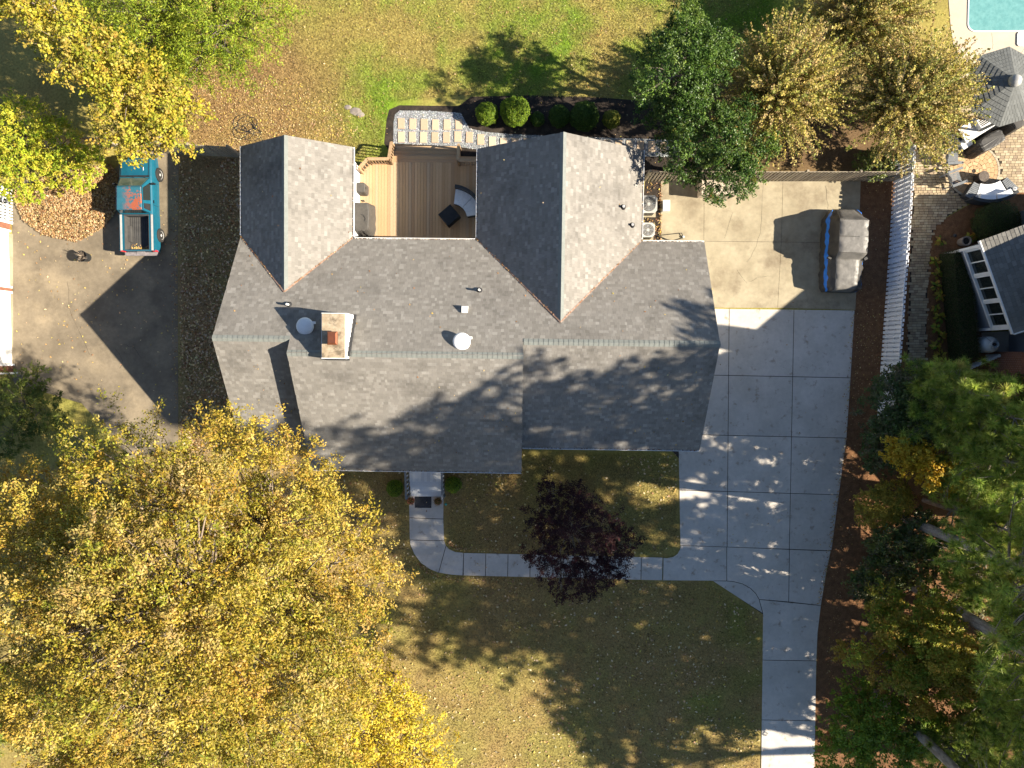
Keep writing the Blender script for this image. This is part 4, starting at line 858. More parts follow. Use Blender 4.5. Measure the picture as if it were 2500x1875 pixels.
def chair(px, py, rz, label):
    p0 = P(px, py, .35); t = thing('patio_chair', label, 'chair', (p0.x, p0.y, .03), rz, None); m = G['greyplastic']
    for i in range(7): MB().box(-.26, .3, -.255+i*.073, -.19+i*.073, .34-.0, .365).build('seat_slat', m, t)
    for i in range(7):
        y = -.22+i*.073; MB().beam((-.24, y-.0, .35), (-.46, y, .92-.012*abs(i-3)**2), .065, .02, up=(1, 0, 0)).build('back_slat', m, t)
    for s in (-1, 1):
        MB().box(-.3, .42, s*.33-.06, s*.33+.06, .55, .575).build('armrest', m, t); MB().box(.3, .36, s*.31-.03, s*.31+.03, 0, .55).build('leg', m, t); MB().beam((-.42, s*.3, .0), (.1, s*.3, .36), .05, .08).build('leg', m, t); MB().box(-.34, -.29, s*.31-.03, s*.31+.03, .2, .55).build('arm_support', m, t)
    MB().lathe([(.05, .5), (.052, .58), (.03, .575)], 12, (.38, -.33, 0)).build('cup_holder', m, t)
    MB().beam((-.4, -.27, .72), (-.4, .27, .72), .02, .05).build('back_rail', m, t)
chair(2322, 384, .05, 'grey slatted patio chair square to the white fence'); chair(2328, 436, .35, 'grey slatted patio chair turned towards the fire drum')
p0 = P(2417, 470, .35); t = thing('patio_loveseat', 'curved patio loveseat with white cushions and slatted side tables', 'loveseat', (p0.x, p0.y, .03), math.radians(8))
def arcy(r0_, r1_, a0, a1, z0, z1, n=10, cy=0.):
    mb = arc(r0_, r1_, a0, a1, z0, z1, n); mb.v = [(x, y+cy, z) for x, y, z in mb.v]; return mb
arcy(1.15, 2.0, R_(238), R_(302), .06, .32, 12, 1.5).build('seat_frame', G['wicker'], t); arcy(1.9, 2.04, R_(238), R_(302), .06, .72, 12, 1.5).build('backrest', G['wicker'], t); arcy(1.13, 1.88, R_(246), R_(294), .32, .44, 10, 1.5).build('cushion', G['whitecush'], t)
for a0, a1 in ((246, 269), (271, 294)): arcy(1.66, 1.9, R_(a0), R_(a1), .44, .76, 8, 1.5).build('back_cushion', G['whitecush'], t)
for a0, a1 in ((230, 244), (296, 310)):
    for i in range(9): r_ = 1.2+i*.085; arcy(r_, r_+.07, R_(a0), R_(a1), .44, .47, 3, 1.5).build('table_slat', G['oldwood'] if 0 else G['greyplastic'], t)
    arcy(1.2, 1.95, R_(a0+.5), R_(a1-.5), .04, .435, 4, 1.5).build('side_table_base', G['wicker'], t)
for a in (245, 303): MB().lathe([(.06, .0), (.085, .12), (.06, .13), (.05, .08)], 14, (1.82*math.cos(R_(a)), 1.5+1.82*math.sin(R_(a)), .47)).build('cup_ring', G['white'], t)
# pool
PD = [(2300, -200), (2800, -200), (2800, 250), (2350, 250), (2335, 160), (2320, 60)]
pd = tag(MB().sheet(px2(PD), .018).build('pool_deck', G['pooldeck']), 'pale concrete deck around the swimming pool', 'pool deck', kind='structure')
pool = thing('swimming_pool', 'turquoise swimming pool with white coping at the corner', 'pool', P(2420, 20))
def rr(px0, py0, px1, py1, r_):
    a, b = P(px0, py1), P(px1, py0); o = P(2420, 20); pts = []
    for cx_, cy_, s in ((a.x+r_, a.y+r_, PI), (b.x-r_, a.y+r_, 1.5*PI), (b.x-r_, b.y-r_, 0), (a.x+r_, b.y-r_, .5*PI)):
        for i in range(7): t = s+i*PI/12; pts.append((cx_+r_*math.cos(t)-o.x, cy_+r_*math.sin(t)-o.y))
    return pts
wi = rr(2363, -190, 2560, 76, .35); wo = rr(2360.5, -192, 2562, 79, .38); MB().sheet(wi, .026).build('water', G['water'], pool)
mb = MB(); n = len(wi)
for i in range(n): j = (i+1) % n; mb.hexa([(*wi[i], .015), (*wo[i], .015), (*wo[j], .015), (*wi[j], .015)], [(*wi[i], .05), (*wo[i], .05), (*wo[j], .05), (*wi[j], .05)])
mb.build('coping', G['white'], pool); a = P(2481, 80); b = P(2520, 114); o = P(2420, 20); MB().prism(rr(2481, 78, 2530, 114, .14), .02, .07).build('steps_ledge', G['white'], pool)
for c in ([(2420, 80), (2426, 135)], [(2500, 120), (2478, 150)]): crack(pd, c, .0195, .008)
# gazebo
gc = P(2461, 205, 2.6); t = thing('gazebo', 'octagonal grey shingled gazebo roof with round finial', 'gazebo', (gc.x+.05, gc.y, 0)); gr_, ge, gt = 1.72, 2.25, 3.0
for k in range(8):
    a0, a1 = R_(84+45*k), R_(84+45*(k+1)); cr = 9; pmb = MB(); pnl = MB().add([(gr_*math.cos(a0), gr_*math.sin(a0), ge-.012), (gr_*math.cos(a1), gr_*math.sin(a1), ge-.012), (0, 0, gt-.012)], [(0, 1, 2)]).build('roof_panel', G['dark'], t)
    for i in range(cr):
        f0, f1 = i/cr, min((i+1.15)/cr, 1); r0_, r1_ = gr_*(1-f0)+.05, gr_*(1-f1)+.05; z0, z1 = ge+(gt-ge)*f0+.022, ge+(gt-ge)*f1+.004; m_ = max(1, int(8*(1-f0)+1))
        for j in range(m_):
            def pp(r_, z, f):
                A = Vector((r_*math.cos(a0), r_*math.sin(a0), z)); B = Vector((r_*math.cos(a1), r_*math.sin(a1), z)); return A.lerp(B, f)
            g = random.uniform(.85, 1.1); c = (.145*g, .15*g, .143*g); e = .006
            q = [pp(r0_, z0, j/m_+e), pp(r0_, z0, (j+1)/m_-e), pp(r1_, z1, (j+1)/m_-e), pp(r1_, z1, j/m_+e)]
            if k in (5, 6): pmb.add(q+[p-Vector((0, 0, .022)) for p in q], [(0, 1, 2, 3), (4, 5, 1, 0), (4, 0, 3, 7), (5, 6, 2, 1)], c)
            else: MB().add(q+[p-Vector((0, 0, .022)) for p in q], [(0, 1, 2, 3), (4, 5, 1, 0), (4, 0, 3, 7), (5, 6, 2, 1)], c).build('shingle', G['gazebo'], pnl)
    if k in (5, 6): pmb.build('shingle_courses', G['gazebo'], pnl)['kind'] = 'stuff'
mb = MB(); mb.lathe([(gr_, ge-.02), (.05, gt-.02)], 8); M8 = Matrix.Rotation(R_(84), 4, 'Z'); mb.build('roof_deck', G['dark'], t, False, M8)
MB().lathe([(.26, gt-.14), (.27, gt+.02), (.2, gt+.14), (.08, gt+.2), (.01, gt+.21)], 20).build('finial', G['acgrey'], t, True)
for k in range(8): a = R_(84+45*k); MB().box(1.5*math.cos(a)-.05, 1.5*math.cos(a)+.05, 1.5*math.sin(a)-.05, 1.5*math.sin(a)+.05, 0, ge+.05).build('post', G['greyplastic'], t)
# outdoor kitchen and covered grill
p0 = P(2388, 308, .9); t = thing('outdoor_kitchen', 'white topped outdoor kitchen counter with black burner grate', 'outdoor kitchen', (p0.x, p0.y, .0), R_(32)); MB().obox(0, 0, 1.6, .72, .0, .86).build('cabinet', G['acgrey'], t); MB().obox(0, 0, 1.66, .78, .86, .9).build('counter', G['white'], t); MB().obox(.25, .05, .7, .5, .9, 1.08, 0, .85).build('grill_lid', G['white'], t)
for i in range(4): MB().box(.0, .5, -.1+i*.08, -.06+i*.08, 1.08, 1.095).build('grill_slot', G['dark'], t)
p0 = P(2350, 326, .8); t = thing('side_burner', 'small cart with black burner grate and white lattice shelf', 'burner cart', (p0.x, p0.y, .0), R_(32)); MB().obox(0, 0, .55, .5, 0, .75).build('body', G['acgrey'], t); MB().obox(-.02, -.48, .5, .4, .0, .72).build('shelf', G['white'], t)
for i in range(5): MB().box(-.22+i*.1, -.2+i*.1, -.22, .22, .752, .79).build('grate_bar', G['dark'], t)
MB().obox(0, 0, .5, .46, .75, .76).build('burner_tray', G['dark'], t)
p0 = P(2402, 352, .4); t = tops('covered_grill', 'long dark fabric cover over a grill beside the outdoor kitchen', 'grill cover', (p0.x, p0.y, .03), 1.45, .75, 1.0, R_(30), G['darkcover'], .8, .05)
p0 = P(2462, 312, .5); t = tops('covered_smoker', 'tall dark covered smoker beneath the gazebo edge', 'smoker cover', (p0.x, p0.y, .03), .7, .6, 1.2, R_(25), G['tarp'], .7, .05)

# ------------------------------------------------------------------ neighbour's house with sunroom
nh = thing('neighbour_house', 'neighbouring house with white framed sunroom and brick chimney', 'house', (0, 0, 0)); GX = 23.3; ZE, ZR, yr = 3.0, 8.0, -.6; yN, yS = 6.8, -8.0
mb = MB(); pr = [(yS, 0), (yN, 0), (yN, ZE), (yr, ZR-.15), (yS, ZE)]; A = [(GX, *p) for p in pr]; B = [(GX+12, *p) for p in pr]
mb.add(A+B, [(0, 1, 2, 3, 4)[::-1], (5, 6, 7, 8, 9)]+[(i, (i+1) % 5, 5+(i+1) % 5, 5+i) for i in range(5)]); mb.build('wall', G['greysiding'], nh)
mb = MB(); e0 = GX-.35
for s, ye in ((1, yN+.35), (-1, yS-.35)):
    ze = ZE-.24; q = [(e0, ye, ze), (e0+12.7, ye, ze), (e0+12.7, yr, ZR), (e0, yr, ZR)]; mb.hexa([(a, b, c-.12) for a, b, c in q], q)
mb.build('roof', G['shingle'], nh)
cx0, cx1 = 22.4, GX; y0_, y1_ = -2.1, .2
mb = MB(); mb.box(cx0, cx1, y0_, y1_, 0, 2.3); mb.hexa([(cx0, y0_, 2.3), (cx1, y0_, 2.3), (cx1, y1_, 2.3), (cx0, y1_, 2.3)], [(cx0+.1, y0_+.6, 3.3), (cx1, y0_+.6, 3.3), (cx1, y1_-.6, 3.3), (cx0+.1, y1_-.6, 3.3)]); mb.box(cx0+.1, cx1, y0_+.6, y1_-.6, 3.3, 9.2); nc = mb.build('chimney', G['mortar'], nh)
mb = MB(); bl = .205
for r_ in range(30):
    z = .02+r_*.076; 
    for i in range(12):
        y = y0_+.003+(i-(r_ % 2)*.5)*bl; a, b = max(y, y0_), min(y+bl-.012, y1_)
        if b-a > .02: mb.box(cx0-.006, cx0+.03, a, b, z, z+.064)
o = mb.build('brick_courses', G['brick'], nc); o['kind'] = 'stuff'
mb = MB()
for r_ in range(12):
    f0, f1 = r_/13, (r_+.85)/13; mb.hexa([(cx0+.1*f0-.008, y0_+.6*f0, 2.3+f0), (cx0+.5, y0_+.6*f0, 2.3+f0), (cx0+.5, y1_-.6*f0, 2.3+f0), (cx0+.1*f0-.008, y1_-.6*f0, 2.3+f0)], [(cx0+.1*f1-.008, y0_+.6*f1, 2.3+f1), (cx0+.5, y0_+.6*f1, 2.3+f1), (cx0+.5, y1_-.6*f1, 2.3+f1), (cx0+.1*f1-.008, y1_-.6*f1, 2.3+f1)])
mb.build('shoulder_bricks', G['brick'], nc)
wa, wb = P(2357, 612, 1.5), P(2424, 800, 1.5); wa.z = wb.z = 0; dr = (wb-wa).normalized(); no = Vector((dr.y, -dr.x, 0)); no = no if no.x < 0 else -no; LW = (wb-wa).length
inn = -no
fa, fb = wa+inn*((GX-wa.x)/max(inn.x, .1)), wb+inn*((GX-wb.x)/max(inn.x, .1))
MB().prism([(wa.x, wa.y), (wb.x, wb.y), (fb.x, fb.y), (fa.x, fa.y)], 0, 1.5).build('sunroom_wall', G['greysiding'], nh)
mb = MB(); sh_ = inn*.08; mb.prism([tuple((wa+sh_)[:2]), tuple((wb+sh_)[:2]), (fb.x, fb.y), (fa.x, fa.y)], 1.5, 2.87); mb.build('sunroom_core', G['glass'], nh)
Z = Vector((0, 0, 1))
MB().beam(wa-dr*.05+no*.02+Z*1.5, wb+dr*.05+no*.02+Z*1.5, .16, .09).build('window_sill', G['white'], nh); MB().beam(wa-dr*.05+Z*2.83, wb+dr*.05+Z*2.83, .14, .12).build('window_header', G['white'], nh)
for k in range(3):
    s0_, s1_ = LW*k/3, LW*(k+1)/3; mb = MB()
    for s in (s0_+.05, s1_-.05): mb.beam(wa+dr*s+Z*1.54, wa+dr*s+Z*2.78, .1, .1)
    wn = mb.build('window', G['white'], nh); mid = (s0_+s1_)/2; MB().beam(wa+dr*mid+Z*1.55, wa+dr*mid+Z*2.77, .035, .05).build('mullion', G['white'], wn)
    for a, b in ((s0_+.1, mid-.018), (mid+.018, s1_-.1)): MB().beam(wa+dr*a+inn*.03+Z*2.16, wa+dr*b+inn*.03+Z*2.16, .012, 1.26).build('pane', G['glass'], wn)
for c_ in (wa-dr*.06, wb+dr*.06): MB().beam(c_+no*.03, c_+no*.03+Z*2.85, .12, .12).build('corner_board', G['white'], nh)
o3 = wb+dr*.3+no*.12+Z*2.91; e3 = -dr; run = (GX-o3.x)/inn.x; srs = .22
LE = LW+.6; pl = [(0, 0), (LE, 0), (LE, (GX-(o3+e3*LE).x)/inn.x), (0, run)]
q = [o3+e3*a+inn*b+Z*srs*b for a, b in pl]; MB().hexa([p-Z*.1 for p in q], q).build('sunroom_roof', G['dark'], nh)
srf = [o_ for o_ in nh.children if o_.name.startswith('sunroom_roof')][0]
L3 = math.sqrt(1+srs*srs); ws = (inn+Z*srs)/L3; nr_ = e3.cross(ws); nr_ = nr_ if nr_.z > 0 else -nr_; mb = MB(); dmx = max(p[1] for p in pl); smesh = 0
for r_ in range(int(dmx*L3/.17)):
    w0 = r_*.17
    for x0, x1 in span(pl, (w0+.085)/L3):
        x = x0-random.uniform(0, .2)
        while x < x1-.02:
            wd = random.choice((.2, .24, .3)); a, b = max(x, x0), min(x+wd-.006, x1); x += wd
            if b-a < .03: continue
            q = [o3+e3*a+ws*w0, o3+e3*b+ws*w0, o3+e3*b+ws*(w0+.168), o3+e3*a+ws*(w0+.168)]; g = random.uniform(.8, 1.15); c = (.20*g, .19*g, .17*g); th = nr_*random.choice((.012, .018)); ctr = (q[0]+q[2])/2
            sb = MB(); sb.hexa([p-ctr for p in q], [q[0]-ctr+th, q[1]-ctr+th, q[2]-ctr+nr_*.003, q[3]-ctr+nr_*.003], c); link('shingle', sb.mesh('shingle', G['shingle']), srf, Matrix.Translation(ctr)); smesh += 1
MB().beam(o3+no*.03-Z*.05, o3+e3*LE+no*.03-Z*.05, .05, .14).build('fascia', G['white'], nh); MB().beam(o3-e3*.02, o3-e3*.02+inn*run+Z*srs*run, .05, .14).build('fascia', G['white'], nh)
tag(MB().prism(px2([(2395, 812), (2640, 800), (2640, 870), (2405, 862)]), 0, .05).build('concrete_pad', G['greysiding'] if 0 else G['concrete']), 'grey concrete pad beneath the propane tank', 'concrete pad', kind='structure')
p0 = P(2383, 842); t = thing('propane_tank', 'white upright propane tank with round collar beside the sunroom', 'propane tank', (p0.x, p0.y, .05)); MB().lathe([(.2, .0), (.24, .06), (.36, .15), (.38, .25), (.38, 1.0), (.34, 1.12), (.22, 1.2), (.05, 1.23)], 24).build('tank_body', G['tank'], t, True); MB().lathe([(.17, 1.18), (.17, 1.36), (.155, 1.36), (.155, 1.2)], 20).build('collar', G['tank'], t); MB().lathe([(.06, 1.2), (.05, 1.3), (.08, 1.31), (.07, 1.34)], 10).build('valve', G['dark'], t); MB().tube([(0, 0, 1.3), (-.3, .35, 1.1), (-.45, .6, .3), (-.45, .65, .0)], .012, 5).build('gas_line', G['bumper'], t)
p0 = P(2345, 592); t = thing('stone_urn', 'brown stone urn between hedge and rounded shrub', 'urn', (p0.x, p0.y, 0)); MB().lathe([(.18, 0), (.22, .25), (.2, .45), (.23, .5), (.18, .5), (.15, .4)], 16).build('bowl', G['rock'], t); MB().lathe([(.17, .41), (.15, .43)], 12).build('soil', G['mulch_dark'], t)
p0 = P(2321, 578); t = thing('path_light', 'small dark path light in the mulch by the urn', 'path light', (p0.x, p0.y, 0)); MB().tube([(0, 0, 0), (0, 0, .35)], .012, 5).build('stake', G['dark'], t); MB().lathe([(.09, .33), (.07, .38), (.02, .42)], 12).build('lamp_head', G['dark'], t)

# ------------------------------------------------------------------ vegetation
def lobe_pts(lobes, n, shell=.55, low=-.35):
    lb = np.array(lobes, float); w_ = (lb[:, 3]*lb[:, 4]+lb[:, 3]*lb[:, 5]); k = rng.choice(len(lb), n, p=w_/w_.sum())
    d = unit(rng.normal(size=(n, 3))); d[:, 2] = np.where(d[:, 2] < low, -d[:, 2], d[:, 2])
    r = shell+(1-shell)*rng.random(n)**.6; r *= .86+.28*fbm(d[:, 0]*3+k*5, d[:, 1]*3+d[:, 2]*2.2, 1., 2)
    return lb[k, :3]+d*lb[k, 3:]*r[:, None], d, k
def tree(name, label, cat, base, lobes, nC, nl, cr, leaf, pal, wts=None, tr=.2, m='leaf', group=None, limbs=70, flat=.6, up=.8, jit=.18, trunk='bark', asp=.62, shell=.55, low=-.35, droop=0., gap=0., sub=0, subr=(.7, 1.3)):
    base = Vector((base[0], base[1], 0)); t = thing(name, label, cat, base, 0, group); B = np.array(base)
    lobes = [(l[0]-base.x, l[1]-base.y, *l[2:]) for l in lobes]
    if sub:
        sc_, sd_, _k = lobe_pts(lobes, sub, .72, low); sr_ = rng.uniform(*subr, sub); slb = [(*a, b, b, b*.75) for a, b in zip(sc_, sr_)]
        c, d, k = lobe_pts(slb, nC, .55, -.2); ltint = palette(sub, pal, wts, jit)[k]
    else: c, d, k = lobe_pts(lobes, nC, shell, low)
    ltint = ltint if sub else None; ok_ = (c[:, 2] > .15) & (fbm(c[:, 0]+c[:, 2]*.35, c[:, 1]-c[:, 2]*.3, 1.7, 13) > gap); c = c[ok_]; d = d[ok_]; n_ = len(c); d = d[:n_]
    N = n_*nl; ci = np.repeat(np.arange(n_), nl); crs = rng.uniform(.6, 1.35, n_)*cr
    dr_ = unit(d*np.array([1., 1., .5])+rng.normal(size=(n_, 3))*.55); al = rng.uniform(-.55, 1.15, N)*crs[ci]; off = dr_[ci]*al[:, None]*np.array([1, 1, max(flat, .5)])+rng.normal(size=(N, 3))*(crs[ci]*(.42-.2*(al/crs[ci])))[:, None]*np.array([.8, .8, .8*flat]); pts = c[ci]+off; pts[:, 2] = np.maximum(pts[:, 2], .05)
    nr = rng.normal(size=(N, 3))*(1-up*.75)+np.array([0, 0, up])+unit(off+1e-6)*.25
    cc_ = palette(n_, pal, wts, jit)[ci]; lc = palette(N, pal, wts, jit); cols = np.clip(.55*cc_+.45*lc if ltint is None else .38*ltint[ok_][ci]+.27*cc_+.35*lc, .004, .95)
    L = leaf*rng.uniform(.7, 1.35, N); tg = rng.normal(size=(N, 3))*.7+dr_[ci]*1.1; tg[:, 2] -= droop
    polys_np('crown', leaf_quads(pts, nr, L, L*asp*rng.uniform(.8, 1.2, N), .16, tg), 4, cols, G[m], t)
    mb = MB(); top = max(l[2] for l in lobes); mxy = np.mean([[l[0], l[1]] for l in lobes], axis=0); fk = Vector((mxy[0]*.35, mxy[1]*.35, top*.42))
    mb.tube([(0, 0, 0), (fk.x*.4, fk.y*.4, fk.z*.5), fk], [tr*1.15, tr*.9, tr*.75], 9)
    lim = []
    for l in lobes:
        e = Vector((l[0], l[1], l[2])); md = fk.lerp(e, .5)+Vector((random.uniform(-.3, .3), random.uniform(-.3, .3), .1*l[5])); mb.tube([fk-Vector((0, 0, .1)), md, e], [tr*.6, tr*.42, tr*.26], 7); lim.append((fk, md, e))
    sel = rng.choice(n_, min(limbs, n_), replace=False)
    for i in sel:
        p_ = Vector(c[i]); best = min(lim, key=lambda q: (q[2]-p_).length); s_ = best[1].lerp(best[2], random.uniform(.1, 1.)); v_ = p_-s_
        if v_.length > 7: continue
        md = s_+v_*.5+Vector((random.gauss(0, .08), random.gauss(0, .08), random.gauss(.06, .1)))*v_.length*.5
        mb.tube([s_, md, p_], [tr*.17+.008, tr*.1+.006, .006], 4, caps=False)
    mb.build('trunk', G[trunk], t, True); return t
def lob(px, py, z, r_, rz=None, k=1.):         # crown lobe from its place and size in the photograph at its own height
    p = P(px, py, z); q = P(px+r_, py, z); rr_ = abs(q.x-p.x); return (p.x, p.y, z, rr_*k, rr_*k, (rz or rr_)*1.)
GOLD = [(.47, .34, .04), (.43, .255, .035), (.52, .40, .08), (.35, .18, .03), (.29, .29, .028), (.58, .42, .18), (.16, .19, .016), (.085, .105, .01)]  # pale peach and dark olive put highlights and shaded gaps into leaf colour
tree('autumn_tree', 'huge golden yellow tree covering the front left corner of the house', 'tree', (-11.2, -8.2), [(-11.5, -8.6, 10.2, 6.6, 6.4, 4.0), (-8.3, -8.9, 8.4, 3.2, 3.9, 3.2), (-13.2, -5.6, 8.6, 4.6, 3.9, 3.4), (-16.2, -8.6, 9.2, 4.8, 5.0, 3.6), (-11.8, -12.6, 9.0, 6.2, 4.6, 3.6), (-9.4, -6.4, 8.0, 2.7, 2.3, 2.2), (-11.5, -8.5, 11.5, 4.2, 4.2, 3.2)], 6300, 46, .36, .098, GOLD, [5, 3.5, 3, 1.6, 4, 2.5, 3, 1.8], .34, limbs=620, trunk='twig', up=.6, asp=.5, gap=.15, sub=380, subr=(.7, 1.35))
YELL = [(.62, .50, .03), (.55, .42, .03), (.68, .58, .08), (.40, .32, .03), (.5, .3, .04)]
tree('autumn_tree', 'small bright lemon yellow tree at the edge of the front lawn', 'tree', (-6.4, -15.8), [lob(900, 1800, 5, 150, 2.2), lob(1010, 1830, 4.2, 110, 1.8), lob(820, 1850, 5, 140, 2), lob(960, 1720, 4, 80, 1.5), lob(880, 1910, 5, 160, 2.), lob(960, 1680, 2.6, 55, .9), lob(930, 1640, 2.4, 40, .7)], 900, 26, .34, .095, YELL, None, .1, limbs=200, trunk='twig', shell=.3, asp=.75)
GRN = [(.20, .27, .02), (.28, .34, .025), (.12, .18, .015), (.36, .38, .035), (.07, .11, .012), (.44, .39, .045)]
tree('feathery_tree', 'large yellow green feathery tree at the back left of the lawn', 'tree', P2(560, 130), [lob(420, 20, 5.5, 170, 2.6), lob(560, 60, 5, 140, 2.4), lob(640, 10, 4.5, 95, 2.0), lob(330, 60, 5.5, 110, 2.4), lob(500, 140, 4, 90, 1.8), lob(600, 150, 3.4, 70, 1.5), lob(400, 120, 4.5, 100, 2.), lob(500, -90, 5.5, 190, 2.6)], 1250, 44, .38, .11, GRN, [4, 4, 3, 2, 2, .8], .2, limbs=160, up=.55, asp=.32, flat=.75)
OLV = [(.50, .42, .04), (.42, .32, .035), (.54, .40, .10), (.36, .37, .035), (.18, .21, .02), (.40, .24, .05), (.09, .11, .012)]
tree('autumn_tree', 'orange yellow tree arching over the teal pickup bonnet', 'tree', P2(400, 265), [lob(95, 15, 7.5, 85, 1.5), lob(180, 110, 7.5, 95, 1.6), lob(260, 165, 7, 90, 1.6), lob(330, 230, 6.4, 105, 1.7), lob(400, 265, 5.5, 90, 1.6), lob(300, 315, 5.2, 70, 1.3), lob(420, 320, 4.6, 62, 1.2), lob(345, 345, 4.4, 60, 1.1), lob(60, -60, 7.5, 90, 1.5), lob(250, 150, 3.6, 85, 1.2), lob(350, 210, 3.4, 85, 1.2), lob(150, 60, 3.8, 80, 1.2), lob(400, 130, 3., 100, 1.2)], 1150, 30, .36, .12, OLV, [4, 3, 2.5, 4, 3, 1.8, 1.5], .17, limbs=260, trunk='twig', shell=.25, asp=.6)  # low lobes at list end are unseen, added to shade the ground
SHR = [(.42, .46, .03), (.32, .40, .025), (.52, .48, .04), (.18, .27, .02), (.56, .44, .07)]
tree('leafy_shrub', 'bright yellow green shrub thicket beside the pickup bonnet', 'shrub', P2(150, 400), [lob(60, 330, 2.6, 90, 1.3), lob(150, 360, 2.2, 75, 1.1), lob(60, 420, 2, 75, 1.), lob(180, 415, 1.6, 60, .9), lob(-20, 380, 2.6, 90, 1.3), lob(225, 395, 1.5, 40, .8)], 560, 34, .26, .1, SHR, None, .09, limbs=90, low=-.1)
tree('leafy_shrub', 'dark shrubs in the corner beside the brick garage', 'shrub', P2(60, 1010), [lob(50, 960, 1.2, 60, .7), lob(110, 1000, 1.4, 60, .8), lob(20, 1060, 1.5, 60, .9), lob(90, 930, .8, 40, .5)], 260, 34, .22, .09, [(.10, .13, .02), (.16, .17, .03), (.06, .09, .015)], None, .06, limbs=30, low=-.1)
HOL = [(.032, .072, .011), (.046, .10, .014), (.022, .05, .009), (.085, .155, .02), (.135, .20, .03)]
tree('evergreen_tree', 'dark glossy evergreen behind the clipped shrubs', 'tree', P2(1655, 262), [lob(1635, 190, 4.5, 84, 1.9), lob(1690, 110, 4.6, 64, 1.6), lob(1625, 245, 2.8, 55, 1.5), lob(1680, 245, 3.2, 70, 1.5), lob(1720, 165, 3.7, 60, 1.5), lob(1660, 75, 3.9, 40, 1.2)], 900, 40, .22, .085, HOL, None, .15, 'gloss', limbs=60, up=.6, asp=.55, gap=.2, sub=64, subr=(.34, .66))
tree('evergreen_tree', 'glossy green broadleaf evergreen overhanging the wood fence', 'tree', P2(1700, 425), [lob(1700, 390, 3.6, 80, 1.6), lob(1760, 360, 3.6, 75, 1.6), lob(1790, 420, 3.2, 60, 1.3), lob(1720, 440, 2.9, 55, 1.2), lob(1680, 330, 3.4, 55, 1.4), lob(1780, 300, 3.6, 50, 1.3), lob(1830, 385, 3.0, 40, 1.1)], 900, 40, .22, .088, HOL+[(.28, .12, .03)], [3, 4, 2, 4, 3, .4], .12, 'gloss', limbs=50, up=.6, asp=.55, sub=70, subr=(.32, .58))
MAR = [(.035, .010, .014), (.05, .014, .016), (.025, .009, .012), (.075, .018, .016), (.045, .02, .018)]
tree('burgundy_maple', 'dark burgundy maple growing over the front walkway', 'tree', P2(1385, 1250), [lob(1400, 1290, 3.2, 85, .9), lob(1330, 1270, 3., 55, .8), lob(1470, 1300, 3., 75, .8), lob(1520, 1330, 2.8, 45, .7), lob(1360, 1370, 2.8, 70, .7), lob(1320, 1340, 2.6, 50, .6), lob(1430, 1400, 2.6, 60, .7), lob(1490, 1390, 2.6, 50, .6), lob(1370, 1440, 2.3, 35, .5), lob(1340, 1195, 2.8, 38, .6), lob(1410, 1215, 3., 45, .6), lob(1430, 1440, 2.3, 30, .5)], 720, 46, .22, .075, MAR, None, .09, limbs=190, shell=.2, flat=.35, asp=.5, trunk='twig')
# crape myrtles: fans of long leafy shoots
CRP = [(.44, .36, .09), (.54, .46, .09), (.22, .24, .045), (.48, .34, .14), (.10, .13, .025), (.58, .44, .20), (.32, .2, .08), (.16, .22, .03)]
def crape(label, px, py, R0, h, seed, nsh=620):
    c_ = P(px, py, h*.55); t = thing('crape_myrtle', label, 'crape myrtle', (c_.x*1., c_.y, 0)); mb = MB(); PT = []; TG = []; 
    for k in range(5): a = k*1.26+seed; mb.tube([(.12*math.cos(a), .12*math.sin(a), 0), (.4*math.cos(a), .4*math.sin(a), h*.25), (.75*math.cos(a), .75*math.sin(a), h*.45)], [.06, .05, .035], 6)
    for i in range(nsh):
        d = unit(rng.normal(size=(1, 3)))[0]; d[2] = abs(d[2])*1.05+.06; d /= np.linalg.norm(d); r_ = R0*rng.uniform(.55, 1.22); s_ = np.array([d[0]*.5, d[1]*.5, h*.33+.1*rng.random()]); e = np.array([d[0]*r_, d[1]*r_, h*.34+d[2]*h*.66*rng.uniform(.65, 1.12)])
        md = (s_+e)/2+np.array([0, 0, .2])+rng.normal(size=3)*.12
        if i % 2 == 0: mb.tube([tuple(s_), tuple(md), tuple(e)], [.02, .012, .004], 4, caps=False)
        n = 66; f = .30+.70*rng.random(n)**.75; q = ((1-f)**2)[:, None]*s_+(2*f*(1-f))[:, None]*md+(f**2)[:, None]*e; tg = (e-md)/np.linalg.norm(e-md); PT.append(q+rng.normal(size=(n, 3))*(.03+.10*(1-f))[:, None]); TG.append(np.repeat(tg[None], n, 0)*.8+rng.normal(size=(n, 3))*.8)
    PT = np.concatenate(PT); TG = np.concatenate(TG); N = len(PT); L = rng.uniform(.065, .13, N)
    cs = np.repeat(palette(nsh, CRP, [4, 4, 3, 3, 2, 2, 2, 2]), 66, axis=0)*.5+palette(N, CRP, [4, 4, 3, 3, 2, 2, 2, 2])*.5
    polys_np('crown', leaf_quads(PT, rng.normal(size=(N, 3))*.5+np.array([0, 0, .6]), L, L*.6, .15, TG), 4, cs, G['leaf'], t); mb.build('trunk', G['twig'], t, True)
crape('golden brown crape myrtle beside the glossy evergreen', 1925, 200, 3.05, 5.6, 0., 680); crape('golden brown crape myrtle between pool deck and patio', 2235, 235, 3.05, 5.4, 1., 700); crape('golden brown crape myrtle at the pool deck corner', 2130, 15, 2.8, 5.2, 2.)
tree('leafy_shrub', 'low glossy shrub in the corner of wood and white fences', 'shrub', P2(2150, 415), [lob(2150, 400, .9, 45, .6), lob(2115, 395, .7, 35, .5)], 130, 34, .16, .07, [(.07, .12, .02), (.14, .18, .03), (.2, .2, .05)], None, .04, 'gloss', limbs=20, low=-.1)
